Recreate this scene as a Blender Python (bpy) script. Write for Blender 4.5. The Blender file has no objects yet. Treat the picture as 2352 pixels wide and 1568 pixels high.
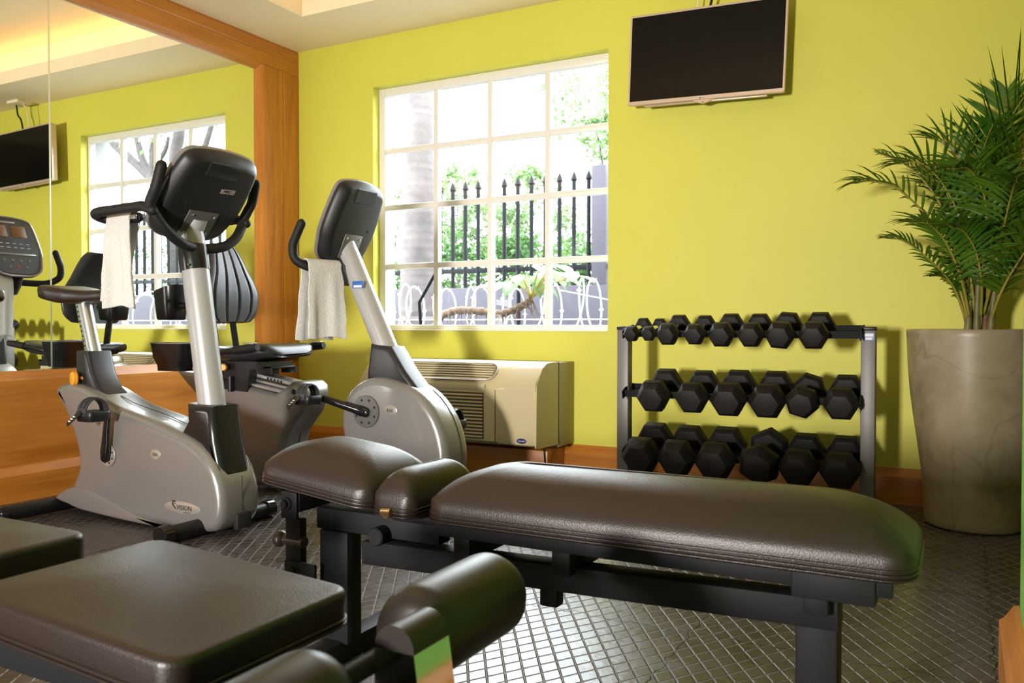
import bpy, bmesh, math, random
from mathutils import Vector, Matrix, Euler
random.seed(7)
SC = bpy.context.scene
COL = SC.collection
PI = math.pi
V = Vector

# ------------------------------------------------------------------ helpers
def new(): return bmesh.new()

def tag(o, label, cat, group=None):
    o['label'] = label; o['category'] = cat
    if group: o['group'] = group
    return o

def thing(name, label, cat, loc=(0, 0, 0), group=None):
    o = bpy.data.objects.new(name, None); COL.objects.link(o)
    o.empty_display_size = 0.05
    o.location = loc
    return tag(o, label, cat, group)

def world_loc(o):
    p = V((0, 0, 0))
    while o: p = p + o.location; o = o.parent
    return p

def obj(name, bm, mat, parent=None, angle=38, smooth=True, label=None, origin=None):
    """link a bmesh (built in world coordinates) as one mesh object"""
    bmesh.ops.recalc_face_normals(bm, faces=bm.faces)
    if parent: off = world_loc(parent)
    elif origin: off = V(origin)
    else:
        xs = [v.co for v in bm.verts]
        off = V(((min(c.x for c in xs)+max(c.x for c in xs))/2, (min(c.y for c in xs)+max(c.y for c in xs))/2, min(c.z for c in xs)))
    bmesh.ops.translate(bm, verts=bm.verts, vec=-off)
    lim = math.radians(angle)
    for f in bm.faces: f.smooth = smooth
    if smooth:
        for e in bm.edges:
            if len(e.link_faces) == 2 and e.calc_face_angle(0) > lim: e.smooth = False
    me = bpy.data.meshes.new(name); bm.to_mesh(me); bm.free()
    mats = mat if isinstance(mat, (list, tuple)) else [mat]
    for m in mats: me.materials.append(m)
    o = bpy.data.objects.new(name, me); COL.objects.link(o)
    if parent: o.parent = parent
    else: o.location = off
    if label: o['label'] = label
    return o

def struct(name, bm, mat, parent=None, **k):
    o = obj(name, bm, mat, parent, **k)
    if not parent: o['kind'] = 'structure'
    return o

def box(bm, x0, x1, y0, y1, z0, z1, bev=0, seg=2, M=None, mi=0):
    vs = [bm.verts.new((x, y, z)) for x in (x0, x1) for y in (y0, y1) for z in (z0, z1)]
    F = [(0,1,3,2),(4,6,7,5),(0,4,5,1),(2,3,7,6),(0,2,6,4),(1,5,7,3)]
    fs = [bm.faces.new([vs[i] for i in f]) for f in F]
    for f in fs: f.material_index = mi
    if bev:
        es = list({e for f in fs for e in f.edges})
        r = bmesh.ops.bevel(bm, geom=es, offset=bev, segments=seg, profile=.5, affect='EDGES', clamp_overlap=True)
        vs = list({v for f in r['faces'] for v in f.verts} | {v for v in vs if v.is_valid})
    if M is not None: bmesh.ops.transform(bm, matrix=M, verts=[v for v in vs if v.is_valid])
    return vs

def catmull(pts, sub, closed=False):
    pts = [V(p) for p in pts]; n = len(pts); out = []
    rng = n if closed else n-1
    for i in range(rng):
        if closed: p0, p1, p2, p3 = pts[i-1], pts[i], pts[(i+1) % n], pts[(i+2) % n]
        else:
            p1, p2 = pts[i], pts[i+1]
            p0 = pts[i-1] if i > 0 else p1*2-p2
            p3 = pts[i+2] if i+2 < n else p2*2-p1
        for k in range(sub):
            t = k/sub; t2 = t*t; t3 = t2*t
            out.append(((p1*2)+(p2-p0)*t+(p0*2-p1*5+p2*4-p3)*t2+(p1*3-p0-p2*3+p3)*t3)*.5)
    if not closed: out.append(pts[-1])
    return out

def tube(bm, pts, r, n=12, sub=0, cap=True, flat=1.0, up=None, round_end=False, mi=0):
    """swept tube; r number or list; flat scales the second axis"""
    if sub:
        rr = r if isinstance(r, (list, tuple)) else [r]*len(pts)
        aug = catmull([(*p, q) for p, q in zip(pts, rr)] if False else pts, sub)
        m = len(aug)
        rs = []
        for i in range(m):
            t = i/sub; k = min(int(t), len(pts)-2); f = t-k
            rs.append(rr[k]*(1-f)+rr[k+1]*f)
        pts = aug; r = rs
    pts = [V(p) for p in pts]
    rs = list(r) if isinstance(r, (list, tuple)) else [r]*len(pts)
    if round_end:
        for end in (0, 1):
            a, b = (pts[0], pts[1]) if end == 0 else (pts[-1], pts[-2])
            d = (a-b).normalized(); R = rs[0] if end == 0 else rs[-1]
            ex = [(a+d*R*math.sin(t), R*math.cos(t)) for t in (.5, .95, 1.3, 1.5)]
            if end == 0: pts = [p for p, _ in reversed(ex)]+pts; rs = [q for _, q in reversed(ex)]+rs
            else: pts = pts+[p for p, _ in ex]; rs = rs+[q for _, q in ex]
    T = []
    for i in range(len(pts)):
        a = pts[max(i-1, 0)]; b = pts[min(i+1, len(pts)-1)]
        T.append((b-a).normalized())
    u = V(up) if up else (V((0, 0, 1)) if abs(T[0].z) < .9 else V((0, 1, 0)))
    u = (u-T[0]*u.dot(T[0])).normalized()
    rings = []
    for i, p in enumerate(pts):
        u = (u-T[i]*u.dot(T[i])).normalized(); w = T[i].cross(u)
        rings.append([bm.verts.new(p+(u*math.cos(2*PI*k/n)+w*(flat*math.sin(2*PI*k/n)))*rs[i]) for k in range(n)])
    for a, b in zip(rings, rings[1:]):
        for k in range(n):
            bm.faces.new((a[k], a[(k+1) % n], b[(k+1) % n], b[k])).material_index = mi
    if cap:
        bm.faces.new(rings[0]).material_index = mi; bm.faces.new(list(reversed(rings[-1]))).material_index = mi
    return rings

def cyl(bm, a, b, r, n=20, r2=None, bev=0):
    a, b = V(a), V(b)
    if bev:
        d = (b-a).normalized()
        r2 = r if r2 is None else r2
        return tube(bm, [a, a+d*bev, b-d*bev, b], [r-bev, r, r2, r2-bev], n)
    return tube(bm, [a, b], [r, r if r2 is None else r2], n)

def loft(bm, loops, cap0=True, cap1=True, closed=True, mi=0):
    R = [[bm.verts.new(p) for p in L] for L in loops]
    n = len(R[0])
    for a, b in zip(R, R[1:]):
        for k in range(n if closed else n-1):
            bm.faces.new((a[k], a[(k+1) % n], b[(k+1) % n], b[k])).material_index = mi
    if cap0: bm.faces.new(R[0]).material_index = mi
    if cap1: bm.faces.new(list(reversed(R[-1]))).material_index = mi
    return R

def inset_poly(pts, d):
    """inset a closed 2-D polygon (list of (x,y)), either winding"""
    n = len(pts); A = sum(pts[i][0]*pts[(i+1) % n][1]-pts[(i+1) % n][0]*pts[i][1] for i in range(n))
    s = 1 if A > 0 else -1; out = []
    for i in range(n):
        p0, p1, p2 = pts[i-1], pts[i], pts[(i+1) % n]
        e1 = V((p1[0]-p0[0], p1[1]-p0[1])); e2 = V((p2[0]-p1[0], p2[1]-p1[1]))
        n1 = V((-e1.y, e1.x)).normalized()*s; n2 = V((-e2.y, e2.x)).normalized()*s
        b = n1+n2
        if b.length < 1e-6: b = n1
        b.normalize(); c = max(b.dot(n1), .45)
        out.append((p1[0]+b.x*d/c, p1[1]+b.y*d/c))
    return out

def resample(pts, n):
    L = [0.0]; m = len(pts)
    for i in range(m):
        a, b = pts[i], pts[(i+1) % m]; L.append(L[-1]+math.hypot(b[0]-a[0], b[1]-a[1]))
    out = []
    j = 0
    for k in range(n):
        s = L[-1]*k/n
        while L[j+1] < s: j += 1
        f = (s-L[j])/max(L[j+1]-L[j], 1e-9); a, b = pts[j], pts[(j+1) % m]
        out.append((a[0]+(b[0]-a[0])*f, a[1]+(b[1]-a[1])*f))
    return out

def shell(bm, poly, y0, y1, rnd=.03, sub=0, seg=5, n=None, both=True, mi=0):
    """XZ outline extruded in Y with rounded rims"""
    if sub: poly = [(p.x, p.y) for p in catmull([(x, z, 0) for x, z in poly], sub, True)]
    if n: poly = resample(poly, n)
    first = []
    for i in range(seg+1):
        t = PI/2*i/seg                      # 0: cap plane, fully inset ; 90deg: outline
        ins = rnd*(1-math.sin(t)); dep = rnd*(1-math.cos(t))
        first.append([(x, y0+dep, z) for x, z in inset_poly(poly, ins)])
    last = []
    for i in range(seg+1):
        t = PI/2*(seg-i)/seg
        ins = rnd*(1-math.sin(t)); dep = rnd*(1-math.cos(t))
        last.append([(x, y1-dep, z) for x, z in inset_poly(poly, ins)])
    loft(bm, first+last, mi=mi)

def prism(bm, poly, y0, y1, mi=0):
    loft(bm, [[(x, y0, z) for x, z in poly], [(x, y1, z) for x, z in poly]], mi=mi)

def lathe(bm, prof, c=(0, 0), n=48, cap0=True, cap1=True):
    loft(bm, [[(c[0]+r*math.cos(2*PI*k/n), c[1]+r*math.sin(2*PI*k/n), z) for k in range(n)] for r, z in prof], cap0, cap1)

def rrect(hx, hy, r, n=6):
    r = max(min(r, hx-1e-4, hy-1e-4), 1e-4); out = []
    for cx, cy, a0 in ((hx-r, hy-r, 0), (-hx+r, hy-r, 90), (-hx+r, -hy+r, 180), (hx-r, -hy+r, 270)):
        for k in range(n+1):
            a = math.radians(a0+90*k/n); out.append((cx+r*math.cos(a), cy+r*math.sin(a)))
    return out

def pad(bm, x0, x1, y0, y1, z0, zs, zt, r=.03, rim=.018, M=None, crown=0.0, p=2.0, dome=None):
    """upholstered pad: flat base, upright side, domed top"""
    hx, hy = (x1-x0)/2, (y1-y0)/2; cx, cy = (x0+x1)/2, (y0+y1)/2
    hm = min(hx, hy)
    lv = [(.008, z0), (.002, z0+.004), (0, z0+.009), (0, zs-rim)]
    if dome: lv = [(.010, z0), (.003, z0+.004), (0, z0+.010), (0, zs)]
    for i in range(1, 0 if dome else 6):
        t = PI/2*i/5; lv.append((rim*(1-math.cos(t))*.9, zs-rim+rim*math.sin(t)))
    e0 = lv[-1][0]
    loops = []
    for d, z in lv:
        L = []
        for x, y in rrect(hx-d, hy-d, max(r-d*.6, .004), 6):
            q = V((cx+x, cy+y, z)); L.append(M @ q if M else q)
        loops.append(L)
    ex, ey = hx-e0, hy-e0; R0 = rrect(ex, ey, max(r-e0*.6, .004), 6)
    q0 = min(1.0, hy/hx)
    for i in range(1, 19):
        t = 1-i/19; L = []
        if dome: t = 1-(i/19)**1.7
        for x, y in R0:
            # shrink towards the medial line so long pads keep even rows
            if ex >= ey: xx = x*t + math.copysign(max(abs(x)-ey*.999, 0), x)*(1-t)*.98; yy = y*t
            else: yy = y*t + math.copysign(max(abs(y)-ex*.999, 0), y)*(1-t)*.98; xx = x*t
            u, w = abs(xx)/ex, abs(yy)/ey
            pl, ps = 2.0*max(ex, ey)/min(ex, ey), p
            pu, pw = (pl, ps) if ex >= ey else (ps, pl)
            zz = zs+(zt-zs)*(1-u**min(pu, 3.6))*(1-w**pw)-crown*u*u
            if dome:
                e_l, e_s = dome
                uu, ww = (u, w) if ex >= ey else (w, u)
                zz = zs+(zt-zs)*(max(1-min(uu, 1)**e_l, 0)**.5)*(max(1-min(ww, 1)**e_s, 0)**.5)
            q = V((cx+xx, cy+yy, zz)); L.append(M @ q if M else q)
        loops.append(L)
    loft(bm, loops)

def pad_piping(bm, x0, x1, y0, y1, zz, r=.03, M=None, rad=.0022):
    hx, hy = (x1-x0)/2, (y1-y0)/2; cx, cy = (x0+x1)/2, (y0+y1)/2
    for z in zz:
        L = [V((cx+x, cy+y, z)) for x, y in rrect(hx+.001, hy+.001, r+.002, 6)]
        if M: L = [M @ q for q in L]
        L.append(L[0]); tube(bm, L, rad, 6, cap=False)

def text_bm(s, size, M, depth=.0006, spacing=1.0, align='CENTER'):
    c = bpy.data.curves.new('t', 'FONT'); c.body = s; c.size = size; c.extrude = depth; c.align_x = align; c.align_y = 'CENTER'
    c.space_character = spacing; c.resolution_u = 3
    o = bpy.data.objects.new('t', c); COL.objects.link(o)
    dg = bpy.context.evaluated_depsgraph_get()
    me = bpy.data.meshes.new_from_object(o.evaluated_get(dg))
    bm = new(); bm.from_mesh(me)
    bpy.data.objects.remove(o); bpy.data.curves.remove(c); bpy.data.meshes.remove(me)
    bmesh.ops.transform(bm, matrix=M, verts=bm.verts)
    return bm

def frame(o, u, v, w=None):
    u = V(u).normalized(); v = V(v).normalized(); w = u.cross(v) if w is None else V(w).normalized()
    M = Matrix.Identity(4)
    for i in range(3): M[i][0], M[i][1], M[i][2], M[i][3] = u[i], v[i], w[i], V(o)[i]
    return M

def xf(bm, M): bmesh.ops.transform(bm, matrix=M, verts=bm.verts); return bm

def dup(root, loc, label=None, group=None, rot=None, scale=None):
    r = root.copy(); COL.objects.link(r); r.location = loc
    if rot is not None: r.rotation_euler = rot
    if scale is not None: r.scale = scale
    if label: r['label'] = label
    if group: r['group'] = group
    for ch in list(root.children):
        c = ch.copy(); COL.objects.link(c); c.parent = r
        for g in ch.children:
            d = g.copy(); COL.objects.link(d); d.parent = c
    return r

# ------------------------------------------------------------------ materials
MATS = {}
class NT:
    def __init__(s, m): s.nt = m.node_tree; s.N = s.nt.nodes; s.L = s.nt.links
    def n(s, t, **k):
        x = s.N.new(t)
        for a, b in k.items(): setattr(x, a, b)
        return x
    def val(s, sock, v):
        if isinstance(v, bpy.types.NodeSocket): s.L.new(v, sock)
        else: sock.default_value = v
    def math(s, op, a, b=0.0, c=0.0, clamp=False):
        x = s.n('ShaderNodeMath', operation=op); x.use_clamp = clamp
        s.val(x.inputs[0], a); s.val(x.inputs[1], b); s.val(x.inputs[2], c)
        return x.outputs[0]
    def mix(s, f, a, b):
        x = s.n('ShaderNodeMix', data_type='RGBA'); s.val(x.inputs[0], f); s.val(x.inputs[6], a); s.val(x.inputs[7], b); return x.outputs[2]
    def ramp(s, f, stops):
        x = s.n('ShaderNodeValToRGB'); s.L.new(f, x.inputs[0]); e = x.color_ramp.elements
        while len(e) < len(stops): e.new(.5)
        for i, (p, c) in enumerate(stops): e[i].position = p; e[i].color = (*c, 1) if len(c) == 3 else c
        return x.outputs[0]
    def noise(s, vec, scale, detail=3, rough=.5, dist=0):
        x = s.n('ShaderNodeTexNoise'); s.L.new(vec, x.inputs['Vector']); x.inputs['Scale'].default_value = scale
        x.inputs['Detail'].default_value = detail; x.inputs['Roughness'].default_value = rough; x.inputs['Distortion'].default_value = dist
        return x.outputs['Fac']
    def mapping(s, vec, scale=(1, 1, 1), rot=(0, 0, 0)):
        x = s.n('ShaderNodeMapping'); s.L.new(vec, x.inputs[0]); x.inputs['Scale'].default_value = scale; x.inputs['Rotation'].default_value = rot
        return x.outputs[0]
    def bump(s, h, strength=.3, dist=.001):
        x = s.n('ShaderNodeBump'); s.L.new(h, x.inputs['Height']); x.inputs['Strength'].default_value = strength; x.inputs['Distance'].default_value = dist
        return x.outputs[0]

def base(name):
    m = bpy.data.materials.new(name); m.use_nodes = True
    t = NT(m); b = t.N['Principled BSDF']; MATS[name] = m
    return m, t, b

def mat(name, col, rough=.5, metal=0., spec=.5, var=.0, vs=6., bump=0., bs=200., bd=.0006, coat=0., sheen=0.):
    m, t, b = base(name)
    pos = t.n('ShaderNodeNewGeometry').outputs['Position']
    if var:
        f = t.noise(pos, vs, 4)
        c2 = tuple(max(0, c*(1-var)) for c in col); c3 = tuple(min(1, c*(1+var)) for c in col)
        t.L.new(t.ramp(f, [(.3, c2), (.7, c3)]), b.inputs['Base Color'])
    else: b.inputs['Base Color'].default_value = (*col, 1)
    b.inputs['Roughness'].default_value = rough; b.inputs['Metallic'].default_value = metal
    b.inputs['Specular IOR Level'].default_value = spec
    if coat: b.inputs['Coat Weight'].default_value = coat; b.inputs['Coat Roughness'].default_value = .08
    if sheen: b.inputs['Sheen Weight'].default_value = sheen
    if bump: t.L.new(t.bump(t.noise(pos, bs, 3), bump, bd), b.inputs['Normal'])
    return m

def wood(name, c1, c2, axis, rough=.32):
    """grain running along one axis: 0 x, 1 y, 2 z"""
    m, t, b = base(name)
    pos = t.n('ShaderNodeNewGeometry').outputs['Position']
    s = [14, 14, 14]; s[axis] = .9
    v = t.mapping(pos, tuple(s))
    f1 = t.noise(v, 1.6, 6, .6, .6)
    s2 = [70, 70, 70]; s2[axis] = 3
    f2 = t.noise(t.mapping(pos, tuple(s2)), 1.5, 3)
    s3 = [5, 5, 5]; s3[axis] = 1.0
    f3 = t.noise(t.mapping(pos, tuple(s3)), 1.2, 2, .5)
    f = t.math('ADD', t.math('MULTIPLY', f1, .55), t.math('ADD', t.math('MULTIPLY', f2, .15), t.math('MULTIPLY', f3, .4)))
    cm = tuple((a+c)/2 for a, c in zip(c1, c2))
    t.L.new(t.ramp(f, [(.38, c2), (.52, cm), (.68, c1)]), b.inputs['Base Color'])
    b.inputs['Roughness'].default_value = rough
    t.L.new(t.bump(f2, .08, .0006), b.inputs['Normal'])
    return m

SKY = 21.0; KEY = 122; COVE = 1.4; EXPO = 0.0
# ------------------------------------------------------------------ palette
WALL = mat('lime_paint', (.62, .605, .075), .55, var=.03, vs=1.5, bump=.04, bs=60, bd=.001)
GREENW = mat('green_paint', (.21, .50, .085), .55, bump=.04, bs=60, bd=.001)
CEIL = mat('cream_plaster', (.88, .76, .53), .8)
WOODX = wood('orange_wood_x', (.60, .235, .036), (.37, .118, .012), 0)
WOODY = wood('orange_wood_y', (.60, .235, .036), (.37, .118, .012), 1)
WOODZ = wood('orange_wood_z', (.60, .235, .036), (.34, .105, .011), 2)
WFRAME = mat('white_window_paint', (.78, .76, .72), .35)
BLACK = mat('black_plastic', (.008, .008, .009), .40, spec=.4, bump=.1, bs=500, bd=.0003)
GRIP = mat('black_grip_foam', (.009, .009, .009), .6, spec=.35, bump=.25, bs=900, bd=.0004)
GLOSSB = mat('gloss_black', (.008, .008, .009), .12, spec=.6)
SATINB = mat('satin_black_metal', (.012, .0125, .014), .55, spec=.16, bump=.08, bs=400, bd=.0003)
DGREY = mat('dark_grey_plastic', (.013, .013, .0145), .42, spec=.42, bump=.15, bs=700, bd=.0003)
SLATE = mat('slate_grey_plastic', (.035, .036, .045), .4)
SILVER = mat('silver_paint', (.245, .237, .235), .3, metal=.35, spec=.5, coat=.25)
SILVERM = mat('silver_mast', (.40, .395, .405), .36, metal=.15, coat=.25)
FAIR = mat('grey_fairing', (.17, .155, .15), .45)
CHROME = mat('chrome', (.8, .8, .8), .12, metal=1)
ALU = mat('brushed_aluminium', (.72, .72, .73), .28, metal=.9)
GREYM = mat('grey_powder_coat', (.165, .16, .16), .45, metal=.1)
RUBB = mat('hex_rubber', (.010, .0085, .008), .55, spec=.28, var=.25, vs=20, bump=.12, bs=400, bd=.0004)
AMBER = mat('amber_plastic', (.85, .36, .03), .4)
CREAMP = mat('cream_plastic', (.52, .445, .265), .42)
CREAMD = mat('dark_cream_plastic', (.34, .29, .16), .5)
DARK = mat('dark_void', (.01, .009, .008), .7)
TOWEL = mat('white_terry', (.80, .775, .755), .95, spec=.1, bump=1.0, bs=260, bd=.007, sheen=.2)
PLATE = mat('badge_silver', (.46, .42, .39), .3, metal=.5)
INK = mat('badge_ink', (.01, .01, .012), .5)
WHITEP = mat('white_print', (.8, .8, .8), .5)
BLUEP = mat('blue_sticker', (.03, .13, .45), .4)
NAVY = mat('navy_badge', (.01, .015, .10), .3)
TVB = mat('rose_silver_bezel', (.62, .48, .38), .3, metal=.35)
SCREEN = mat('tv_glass', (.004, .0035, .0035), .10, spec=.22)
LEDRED = mat('indicator_red', (.5, .03, .02), .3)

def leather(name, col):
    m, t, b = base(name)
    pos = t.n('ShaderNodeNewGeometry').outputs['Position']
    vo = t.n('ShaderNodeTexVoronoi', feature='F1'); t.L.new(pos, vo.inputs['Vector']); vo.inputs['Scale'].default_value = 420
    n2 = t.noise(pos, 90, 4)
    h = t.math('ADD', t.math('MULTIPLY', vo.outputs['Distance'], .7), t.math('MULTIPLY', n2, .5))
    t.L.new(t.bump(h, .35, .0012), b.inputs['Normal'])
    b.inputs['Base Color'].default_value = (*col, 1); b.inputs['Roughness'].default_value = .40
    b.inputs['Specular IOR Level'].default_value = .62
    return m
LEATHER = leather('black_vinyl', (.017, .0095, .0075))

def rubber_floor():
    m, t, b = base('rubber_diamond_floor')
    pos = t.n('ShaderNodeNewGeometry').outputs['Position']
    sep = t.n('ShaderNodeSeparateXYZ'); t.L.new(pos, sep.inputs[0]); x, y = sep.outputs[0], sep.outputs[1]
    sp = .0425
    def edge(nx, ny):
        u = t.math('ADD', t.math('MULTIPLY', x, nx/sp), t.math('MULTIPLY', y, ny/sp))
        fr = t.math('FRACT', u)
        return t.math('SUBTRACT', .5, t.math('ABSOLUTE', t.math('SUBTRACT', fr, .5)))
    a = edge(.844, .537); c = edge(-.839, .544)
    # rounded-square plateau: smooth minimum of both distances
    lo = t.n('ShaderNodeMath', operation='SMOOTH_MIN'); t.val(lo.inputs[0], a); t.val(lo.inputs[1], c); lo.inputs[2].default_value = .09
    h = t.n('ShaderNodeMapRange', interpolation_type='SMOOTHSTEP'); t.L.new(lo.outputs[0], h.inputs[0])
    h.inputs[1].default_value = .02; h.inputs[2].default_value = .085
    plat = h.outputs[0]
    # interlocking tile seams
    wob = t.noise(pos, 16, 1, .5)
    wx = t.math('ADD', x, t.math('MULTIPLY', t.math('SUBTRACT', wob, .5), .05))
    wy = t.math('ADD', y, t.math('MULTIPLY', t.math('SUBTRACT', wob, .5), .05))
    def seam(v, o, k):
        fr = t.math('FRACT', t.math('DIVIDE', t.math('ADD', v, 10*k-o+k/2), k))
        return t.math('ABSOLUTE', t.math('MULTIPLY', t.math('SUBTRACT', fr, .5), k))
    sm = t.math('MINIMUM', seam(wx, .07, .69), seam(wy, 2.148, .69))
    s = t.n('ShaderNodeMapRange', interpolation_type='SMOOTHSTEP'); t.L.new(sm, s.inputs[0]); s.inputs[1].default_value = .0012; s.inputs[2].default_value = .0032
    seamf = s.outputs[0]
    dirt = t.noise(pos, 9, 5, .65)
    top = t.ramp(dirt, [(.3, (.042, .036, .038)), (.7, (.078, .068, .069))])
    col = t.mix(plat, (.12, .104, .100, 1), top)
    col = t.mix(seamf, (.004, .004, .004, 1), col)
    t.L.new(col, b.inputs['Base Color'])
    r = t.math('ADD', t.math('MULTIPLY', dirt, .26), .14)
    t.L.new(t.math('ADD', t.math('MULTIPLY', t.math('SUBTRACT', 1.0, plat), .3), r), b.inputs['Roughness'])
    b.inputs['Specular IOR Level'].default_value = .65
    hh = t.math('MULTIPLY', plat, seamf)
    h2 = t.math('ADD', hh, t.math('MULTIPLY', t.noise(pos, 45, 3), .25))
    t.L.new(t.bump(h2, .7, .0035), b.inputs['Normal'])
    return m
FLOORM = rubber_floor()

def mirror_mat():
    m, t, b = base('mirror_silver')
    b.inputs['Base Color'].default_value = (.90, .92, .90, 1); b.inputs['Metallic'].default_value = 1; b.inputs['Roughness'].default_value = 0.0
    return m
MIRROR = mirror_mat()

def glass_mat():
    m = bpy.data.materials.new('window_glass'); m.use_nodes = True; t = NT(m); t.N.clear()
    o = t.n('ShaderNodeOutputMaterial'); tr = t.n('ShaderNodeBsdfTransparent'); g = t.n('ShaderNodeBsdfGlossy')
    tr.inputs[0].default_value = (.96, .98, .98, 1); g.inputs['Roughness'].default_value = .01
    lw = t.n('ShaderNodeLayerWeight'); lw.inputs[0].default_value = .5
    fr = t.math('ADD', .025, t.math('MULTIPLY', t.math('POWER', lw.outputs['Facing'], 5.0), .5))
    mx = t.n('ShaderNodeMixShader'); t.L.new(fr, mx.inputs[0]); t.L.new(tr.outputs[0], mx.inputs[1]); t.L.new(g.outputs[0], mx.inputs[2])
    t.L.new(mx.outputs[0], o.inputs[0]); return m
GLASS = glass_mat()

def concrete():
    m, t, b = base('polished_stone_pot')
    pos = t.n('ShaderNodeNewGeometry').outputs['Position']
    f = t.noise(pos, 5, 6, .6, .4); g = t.noise(pos, 2.2, 3, .5, 1.2)
    col = t.ramp(f, [(.3, (.20, .165, .10)), (.55, (.28, .235, .15)), (.75, (.34, .29, .20))])
    vein = t.math('ABSOLUTE', t.math('SUBTRACT', g, .5))
    v = t.n('ShaderNodeMapRange'); t.L.new(vein, v.inputs[0]); v.inputs[1].default_value = 0; v.inputs[2].default_value = .022
    v.inputs[3].default_value = .55
    col = t.mix(v.outputs[0], (.15, .12, .075, 1), col)
    t.L.new(col, b.inputs['Base Color']); b.inputs['Roughness'].default_value = .36; b.inputs['Specular IOR Level'].default_value = .45
    return m
POT = concrete()

def leafmat(name, c1, c2, sc=3., trans=.25):
    m, t, b = base(name)
    pos = t.n('ShaderNodeNewGeometry').outputs['Position']
    t.L.new(t.ramp(t.noise(pos, sc, 3), [(.35, c1), (.65, c2)]), b.inputs['Base Color'])
    b.inputs['Roughness'].default_value = .42
    try: b.inputs['Subsurface Weight'].default_value = 0
    except Exception: pass
    if trans:
        o = t.N['Material Output']; tl = t.n('ShaderNodeBsdfTranslucent'); t.L.new(b.inputs['Base Color'].links[0].from_socket, tl.inputs[0])
        mx = t.n('ShaderNodeMixShader'); mx.inputs[0].default_value = trans
        t.L.new(b.outputs[0], mx.inputs[1]); t.L.new(tl.outputs[0], mx.inputs[2]); t.L.new(mx.outputs[0], o.inputs[0])
    return m
PALM = leafmat('palm_leaf', (.035, .115, .006), (.10, .21, .014), 7)
PALMY = leafmat('palm_stalk', (.20, .20, .02), (.32, .25, .04), 9, .0)
CANE = mat('palm_cane', (.13, .12, .035), .5, var=.5, vs=14)
CANEB = mat('palm_brown_sheath', (.14, .06, .025), .6, var=.4, vs=18)
SOIL = mat('potting_soil', (.03, .02, .012), .9, bump=.5, bs=60, bd=.01)
TREEL = leafmat('tree_leaf', (.035, .10, .018), (.09, .17, .045), 2., .45)
TREEL2 = leafmat('tree_leaf_pale', (.085, .165, .05), (.16, .22, .10), 2., .45)
BARK = mat('grey_bark', (.030, .024, .022), .85, var=.35, vs=7, bump=.6, bs=18, bd=.02)
PALMB = mat('palm_trunk_bark', (.072, .060, .056), .85, var=.3, vs=6, bump=.4, bs=25, bd=.01)
IRON = mat('dark_iron_paint', (.0035, .0037, .005), .6, spec=.15)
PLUM = mat('plum_grey_render', (0.038, 0.034, 0.045), .8, var=.05)
GALV = mat('galvanised_wire', (.85, .85, .87), .4, metal=.2)
GROUND = mat('pale_ground', (0.126, 0.122, 0.115), .9, var=.2, vs=3)
CORK = mat('knobbly_stem', (0.108, 0.065, 0.039), .85, var=.5, vs=40, bump=.8, bs=60, bd=.01)

SLATEB = mat('charcoal_boot', (.017, .017, .020), .38)
BLACKG = mat('semi_gloss_black', (.011, .011, .012), .26, bump=.06, bs=500, bd=.0003)
FAIRS = mat('warm_silver_paint', (.22, .207, .20), .32, metal=.35, coat=.2)
CREAMG = mat('grille_cream', (.17, .145, .085), .45)
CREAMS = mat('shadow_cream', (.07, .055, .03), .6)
GLOSSP = mat('polished_steel', (.80, .79, .78), .07, metal=1)
ROLL = mat('black_roller_vinyl', (.016, .012, .010), .38, bump=.1, bs=300, bd=.0004)
PLUMW = mat('pale_facade_render', (0.223, 0.216, 0.223), .8)
SEATB = mat('ribbed_seat_plastic', (.022, .022, .028), .34)

# ------------------------------------------------------------------ the room
D, XL, HC = 4.1625, -3.845, 2.5528
XR, YB = 1.7, -2.9
WL, WR, WB, WT = -3.1985, -1.6609, .7687, 2.2521
b = new(); box(b, XL-.2, XR+.2, YB-.2, D+.25, -.2, 0); struct('floor', b, FLOORM)
# back wall around the window opening, with an outer facade layer
for y0, y1, m_, nm in ((D, D+.085, WALL, 'wall_back'), (D+.0855, D+.24, PLUMW, 'wall_facade')):
    b = new(); g = 0 if nm == 'wall_back' else .012
    box(b, XL-.2, WL-g, y0, y1, 0, 3.0); box(b, WR+g, XR+.2, y0, y1, 0, 3.0)
    box(b, WL-g, WR+g, y0, y1, 0, WB-g); box(b, WL-g, WR+g, y0, y1, WT+g, 3.0); struct(nm, b, m_)
b = new(); box(b, XL-.2, XL, YB, D, 0, 3.0); struct('wall_left', b, WALL)
b = new(); box(b, .115, XR+.2, YB, 2.2, 0, 3.0); struct('wall_right', b, GREENW)
b = new(); box(b, XR, XR+.2, 2.2, D, 0, 3.0); struct('wall_alcove', b, WALL)
b = new(); box(b, XL-.2, XR+.2, YB-.2, YB, 0, 3.0); struct('wall_rear', b, mat('dark_brown_paint', (.09, .075, .06), .7))
# ceiling with a recessed, cove-lit tray
TX0, TX1, TY0, TY1 = -3.335, -.5, -1.7, 3.69
LIP = .09; CV = .17; ZT = HC+.30
b = new()
box(b, XL, XR, TY1, D, HC, HC+LIP); box(b, XL, XR, YB, TY0, HC, HC+LIP)
box(b, XL, TX0, TY0, TY1, HC, HC+LIP); box(b, TX1, XR, TY0, TY1, HC, HC+LIP)
box(b, TX0-CV-.05, TX1+CV+.05, TY1+CV, TY1+CV+.05, HC+LIP, ZT); box(b, TX0-CV-.05, TX1+CV+.05, TY0-CV-.05, TY0-CV, HC+LIP, ZT)
box(b, TX0-CV-.05, TX0-CV, TY0-CV, TY1+CV, HC+LIP, ZT); box(b, TX1+CV, TX1+CV+.05, TY0-CV, TY1+CV, HC+LIP, ZT)
box(b, TX0-CV-.05, TX1+CV+.05, TY0-CV-.05, TY1+CV+.05, ZT, ZT+.08)
struct('ceiling', b, CEIL)

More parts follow.
